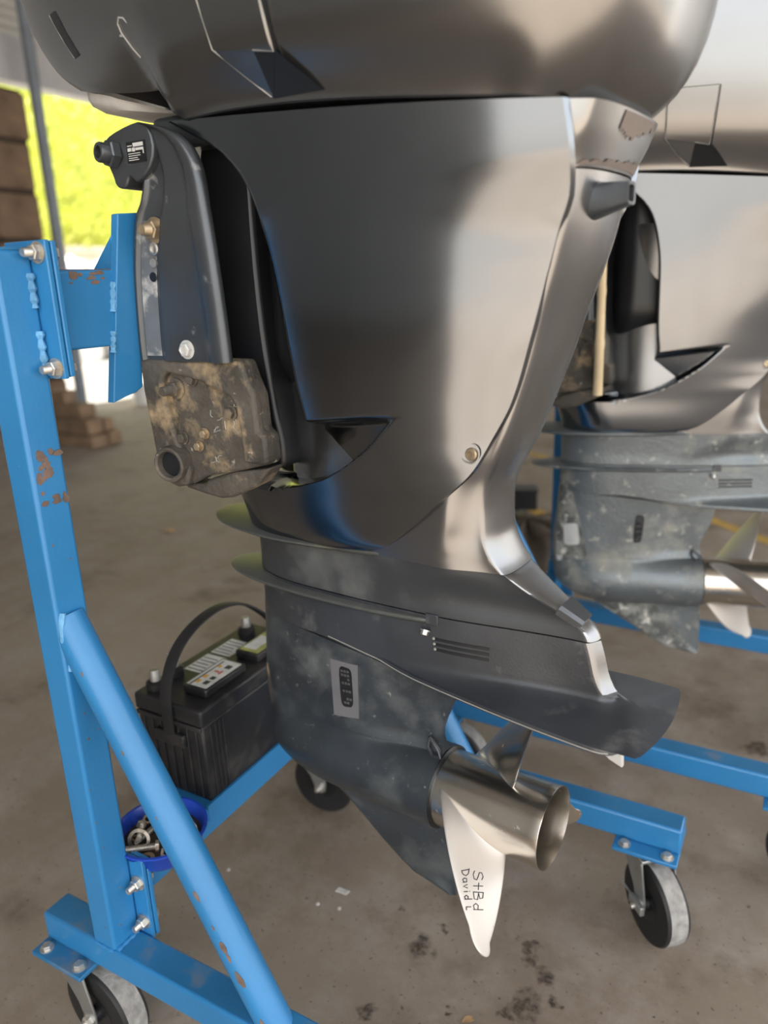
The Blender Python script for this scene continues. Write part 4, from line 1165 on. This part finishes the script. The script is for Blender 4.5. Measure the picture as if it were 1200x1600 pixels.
TH1 = math.radians(6.0)
m1 = motor('large dark charcoal outboard motor in front with bronze-toned propeller', -.72, .925, TH1, 'gear', 'corrode', 0, True)
m2 = motor('grey outboard motor behind at right with salt-pitted gearcase', -.484, 1.819, math.radians(-16.4), 'gear2', 'corrode', -35, False)

# ------------------------------------------------------------------ battery on the cross beam
bt = thing('battery', 'black deep-cycle battery with rib-sided case and strap handle on blue beam', 'battery', (-.905, .962, .3436))
def B(a, b): return G().box(a, b)
cs = G()
rings = []
for (z, k) in ((0, .97), (.15, 1.0)):
    rings.append([(-.0755 * k, -.156 * k, z), (.0755 * k, -.156 * k, z), (.0755 * k, .156 * k, z), (-.0755 * k, .156 * k, z)])
obj('case', cs.loft(rings), 'batt', bt, bevel=.004)
ld = obj('lid', B((-.078, -.1585, .150), (.078, .1585, .182)), 'batt', bt, bevel=.005, seg=3)
for i in range(7):
    x = -.060 + i * .020
    g = G().tube([(x * .975, -.1535, .006), (x, -.1565, .140)], .0019, 6)
    obj('rib', g, 'batt', bt)
for i, y in enumerate((-.138, -.126, -.116, -.106, .106, .116, .126, .138)):
    obj('rib', G().tube([(.0742, y * .975, .006), (.0762, y, .145)], .0017, 6), 'batt', bt)
for k, (y0, y1) in enumerate(((-.120, -.012), (.022, .132))):
    cp = obj('vent_cap', B((.004, y0, .182), (.058, y1, .198)), 'batt', bt, bevel=.003)
    lb = obj('cap_label', B((.009, y0 + .006, .198), (.053, y1 - .006, .1986)), 'label' if k == 0 else 'ygreen', cp, smooth=False)
    if k == 0:
        for j, (mm_, dx, dy, sx, sy) in enumerate((('amber', .016, .012, .008, .010), ('ink', .032, .012, .010, .012), ('amber', .016, .030, .008, .010), ('ink', .032, .030, .010, .010), ('red', .022, .055, .010, .004), ('red', .034, .050, .004, .012), ('amber', .016, .070, .007, .008), ('ink', .030, .072, .012, .012), ('inkgrey', .012, .002, .003, .090))):
            obj('label_icon', B((.009 + dx - .006, y0 + .008 + dy - .004, .1985), (.009 + dx - .006 + sx, y0 + .008 + dy - .004 + sy, .1989)), mm_, lb, smooth=False)
    else:
        obj('label_stain', B((.012, y0 + .016, .1985), (.040, y0 + .07, .1989)), 'label', lb, smooth=False)
for i, (y0, y1) in enumerate(((-.055, .010), (.018, .080))):
    pl = obj('paper_label', B((-.055, y0, .182), (-.008, y1, .1824)), 'label', ld, smooth=False)
    for j in range(5):
        obj('text_line', B((-.052, y0 + .006 + j * .011, .1823), (-.014 - .004 * (j % 3), y0 + .0085 + j * .011, .1827)), 'inkgrey', pl, smooth=False)
for (x, y, wing) in ((-.052, -.128, 0), (-.056, -.078, 1), (-.045, .115, 0)):
    bs = obj('terminal_base', G().lathe([(.017, .180), (.017, .194), (.013, .197)], (x, y, 0), (0, 0, 1), 24), 'batt', bt)
    if not wing:
        obj('terminal_post', G().lathe([(.0095, .196), (.0085, .216), (.0075, .2175), (0, .2175)], (x, y, 0), (0, 0, 1), 24), 'lead', bs)
    else:
        g = G().lathe([(.004, .194), (.004, .216), (0, .217)], (x, y, 0), (0, 0, 1), 14).lathe([(.0085, .198), (.0085, .204)], (x, y, 0), (0, 0, 1), 6)
        for sg in (-1, 1):
            g.prism([(x + sg * .004, .204), (x + sg * .016, .214), (x + sg * .016, .222), (x + sg * .008, .218), (x + sg * .003, .210)], y - .0015, y + .0015, 'y')
        obj('wing_nut', g, 'lead', bs, ang=30)
# strap handle: a flat band arched end to end
pth = chaikin([(.006, -.163, .118), (.006, -.165, .165), (.004, -.158, .215), (.0, -.125, .262), (-.004, -.07, .288), (-.006, .0, .296), (-.004, .06, .280), (.0, .11, .24), (.004, .150, .195), (.006, .164, .165), (.006, .163, .120)], False, 3)
rings = []
for i, q in enumerate(pth):
    a = Vector(pth[max(0, i - 1)]); b = Vector(pth[min(len(pth) - 1, i + 1)]); t_ = (b - a).normalized(); sd = Vector((1, 0, 0)); n_ = sd.cross(t_).normalized()
    q = Vector(q); w_, h_ = .0115, .0017
    rings.append([q - sd * w_ - n_ * h_, q - sd * w_ * .5 - n_ * h_ * 1.6, q + sd * w_ * .5 - n_ * h_ * 1.6, q + sd * w_ - n_ * h_, q + sd * w_ + n_ * h_, q + sd * w_ * .5 + n_ * h_ * 1.6, q - sd * w_ * .5 + n_ * h_ * 1.6, q - sd * w_ + n_ * h_])
obj('strap_handle', G().loft(rings), 'rubber', bt, ang=50)
obj('strap_bracket', G().box((-.028, -.166, .105), (.038, -.157, .128)), 'batt', bt, bevel=.002)
obj('strap_bracket', G().box((-.028, .157, .105), (.038, .166, .128)), 'batt', bt, bevel=.002)
obj('carry_lip', G().box((-.0745, -.1605, .142), (.0745, -.155, .150)), 'batt', bt, bevel=.0015)

# ------------------------------------------------------------------ blue dish of hardware
dish_c = (-.826, .690, .3412)
ds = G().lathe([(.0, .0), (.050, .0), (.062, .012), (.070, .038), (.0735, .040), (.0735, .043), (.069, .043), (.0655, .036), (.058, .014), (.046, .004), (.0, .004)], (0, 0, 0), (0, 0, 1), 48)
dish = obj('plastic_dish', ds, 'bowl', None, ang=50); dish.location = dish_c
tag(dish, 'round blue plastic dish of old bolts on the cross beam', 'dish')
gr = obj('greasy_sludge', G().lathe([(.0, .022), (.030, .0225), (.061, .023), (.0615, .021), (.0, .021)], (0, 0, 0), (0, 0, 1), 40), 'grime', dish)
grp = 'loose hardware in the blue dish'
def hw(name, g, m, loc, rot, label, cat):
    o = obj(name, g, m, None, ang=35); o.location = (dish_c[0] + loc[0], dish_c[1] + loc[1], dish_c[2] + loc[2] + .009); o.rotation_euler = rot
    return tag(o, label, cat, grp)
def long_bolt(L_, r):
    g = G(); hexbolt(g, (0, 0, 0), (1, 0, 0), r * 1.7, r * 1.1, washer=False)
    pr = [(r, 0.0)]
    k = int(L_ / .0028)
    for i in range(k): pr += [(r, -L_ * i / k - .001), (r * .87, -L_ * (i + .5) / k)]
    pr += [(r * .8, -L_)]
    return g.lathe([(a, b) for a, b in pr], (0, 0, 0), (1, 0, 0), 14)
def nut_g(r, h):
    pr = [(r * .55, 0), (r, 0), (r, h), (r * .55, h)]
    return G().lathe(pr + [pr[0]], (0, 0, 0), (0, 0, 1), 6, cap=False)
def washer_g(r, h, k=.45):
    pr = [(r * k, 0), (r, 0), (r, h), (r * k, h)]
    return G().lathe(pr + [pr[0]], (0, 0, 0), (0, 0, 1), 32, cap=False)
hw('long_bolt', long_bolt(.060, .0052), 'hard', (.018, -.030, .026), (0, .08, .75), 'long threaded bolt lying across the dish near its front rim', 'bolt')
hw('long_bolt', long_bolt(.045, .0050), 'hard', (-.012, .006, .030), (0, -.25, 1.35), 'grey threaded bolt in the middle of the dish, behind the brace tube', 'bolt')
hw('long_bolt', long_bolt(.040, .0045), 'hard', (.034, .022, .031), (.2, -.9, 1.0), 'dark bolt standing steeply beside the thick washer', 'bolt')
hw('long_bolt', long_bolt(.038, .0048), 'hard', (-.036, -.008, .027), (0, .1, 2.3), 'short rusty bolt at the left rim of the dish', 'bolt')
hw('thick_washer', washer_g(.0185, .011, .32), 'anode', (.038, .014, .022), (.25, .35, 0), 'large pale thick washer at the right of the dish', 'washer')
hw('washer', washer_g(.0175, .003, .72), 'hard', (-.012, -.034, .030), (1.25, .1, .5), 'thin ring washer standing on edge at the front of the dish', 'washer')
hw('washer', washer_g(.0125, .0022, .5), 'brass', (.018, -.050, .0165), (.05, .05, 0), 'flat brown washer lying at the front of the dish', 'washer')
hw('washer', washer_g(.012, .002, .5), 'hard', (-.030, .030, .022), (.3, .2, 0), 'small grey washer at the back left of the dish', 'washer')
hw('washer', washer_g(.011, .002, .5), 'brass', (.004, .045, .017), (.1, -.2, 0), 'small brown washer at the back of the dish', 'washer')
hw('nut', nut_g(.0095, .008), 'hard', (.038, -.028, .018), (.5, .3, .4), 'pale hex nut under the brace tube at the right front of the dish', 'nut')
hw('nut', nut_g(.0085, .007), 'hard', (-.022, .020, .026), (.9, .2, .2), 'hex nut perched left of centre in the dish', 'nut')
hw('nut', nut_g(.008, .0065), 'brass', (-.045, .012, .020), (.3, .6, .2), 'brown hex nut against the left wall of the dish', 'nut')
hw('nut', nut_g(.008, .0065), 'hard', (.010, .024, .021), (.7, -.4, 1.0), 'grey hex nut at the back centre of the dish', 'nut')
hw('nut', nut_g(.0075, .006), 'brass', (-.030, -.030, .018), (.2, .3, 1.0), 'small brown hex nut at the left front of the dish', 'nut')

# ------------------------------------------------------------------ bamboo stick behind the second motor's bracket
wsk = G(); p0, p1 = Vector((-.40, 1.640, .952)), Vector((-.402, 1.640, 1.262))
pts = [p0 * (1 - k) + p1 * k for k in np.linspace(0, 1, 24)]
wsk.tube(pts, [.0105 + (.0014 if i in (8, 16) else 0) - .0025 * i / 23 for i in range(24)], 14)
tag(obj('bamboo_stick', wsk, 'wood', None), 'pale bamboo stick wedged upright in the dark channel of the rear motor', 'stick')

# ------------------------------------------------------------------ small litter on the floor
def leaf(name, loc, rot, sz, m, label, cat):
    g = G(); n = 9; rows = []
    for i in range(n):
        k = i / (n - 1); w_ = math.sin(pi * k) ** .8 * .42 + .015
        rows.append([((k - .5) * 2, y * w_, .12 * math.sin(k * 5) + .18 * abs(y) * w_ + .05) for y in (-1, -.5, 0, .5, 1)])
    g.loft(rows, cap=False, closed=False)
    g.v = [(x * sz, y * sz, z * sz) for x, y, z in g.v]
    o = obj(name, g, m, None); o.location = loc; o.rotation_euler = rot
    return tag(o, label, cat)
leaf('dry_leaf', (-.386, .900, .0), (0, 0, .9), .014, 'dry', 'small curled brown leaf on the floor at the bottom edge below the propeller', 'leaf')
leaf('dry_leaf', (-2.83, 2.69, .0), (0, 0, .3), .05, 'dry', 'brown leaf on the floor left of the battery, well behind the post', 'leaf')
leaf('dry_leaf', (-1.52, 1.30, .0), (0, 0, 2.0), .025, 'dry', 'brown leaf lying on the floor far left of the battery', 'leaf')
tag(obj('plastic_scrap', G().prism([(-.742, 1.034), (-.716, 1.036), (-.714, 1.048), (-.740, 1.047)], 0, .003, 'z'), 'grit', None, bevel=.001), 'small white plastic scrap on the floor left of the propeller', 'scrap')
rq = random.Random(2)
for (x, y, lab) in ((-.755, .99, 'tiny white stone chip on the floor below the white scrap'), (-.71, 1.0, 'tiny pale chip on the floor beside the white scrap'), (-.98, .98, 'tiny pale chip on the floor behind the brace tube'), (-1.03, .50, 'pale paint splash crumb on the floor left of the front castor')):
    g = G().lathe([(0, 0), (.004, .0), (.0045, .002), (.002, .004), (0, .0042)], (x, y, 0), (0, 0, 1), 7)
    tag(obj('stone_chip', g, 'grit', None), lab, 'stone chip', 'pale chips on the floor')
# dark things on the floor behind the front motor's neck
ck = thing('crate', 'small dark crate on the floor behind the near motor neck', 'crate', (-1.29, 3.80, 0), .4)
obj('crate_body', G().box((-.06, -.06, 0), (.06, .06, .10)), 'black', ck, bevel=.004)
obj('crate_rim', G().box((-.065, -.065, .10), (.065, .065, .115)), 'black', ck, bevel=.003)
tr_ = thing('tarp_heap', 'heap of dark brown sacking on the floor beside the blue brace', 'tarp', (-1.04, 3.10, 0))
g = G(); rings = []
for h, k in ((0, 1), (.05, .98), (.10, .85), (.14, .6), (.16, .25), (.162, .02)):
    rings.append([(k * (.30 + .05 * math.sin(5 * a + h * 20) + .03 * math.sin(11 * a)) * math.cos(a), k * (.34 + .05 * math.sin(4 * a + h * 30)) * math.sin(a), h + .015 * math.sin(7 * a) * (h > 0)) for a in np.linspace(0, 2 * pi, 40, endpoint=False)])
obj('sacking', g.loft(rings), 'grime', tr_, ang=70)
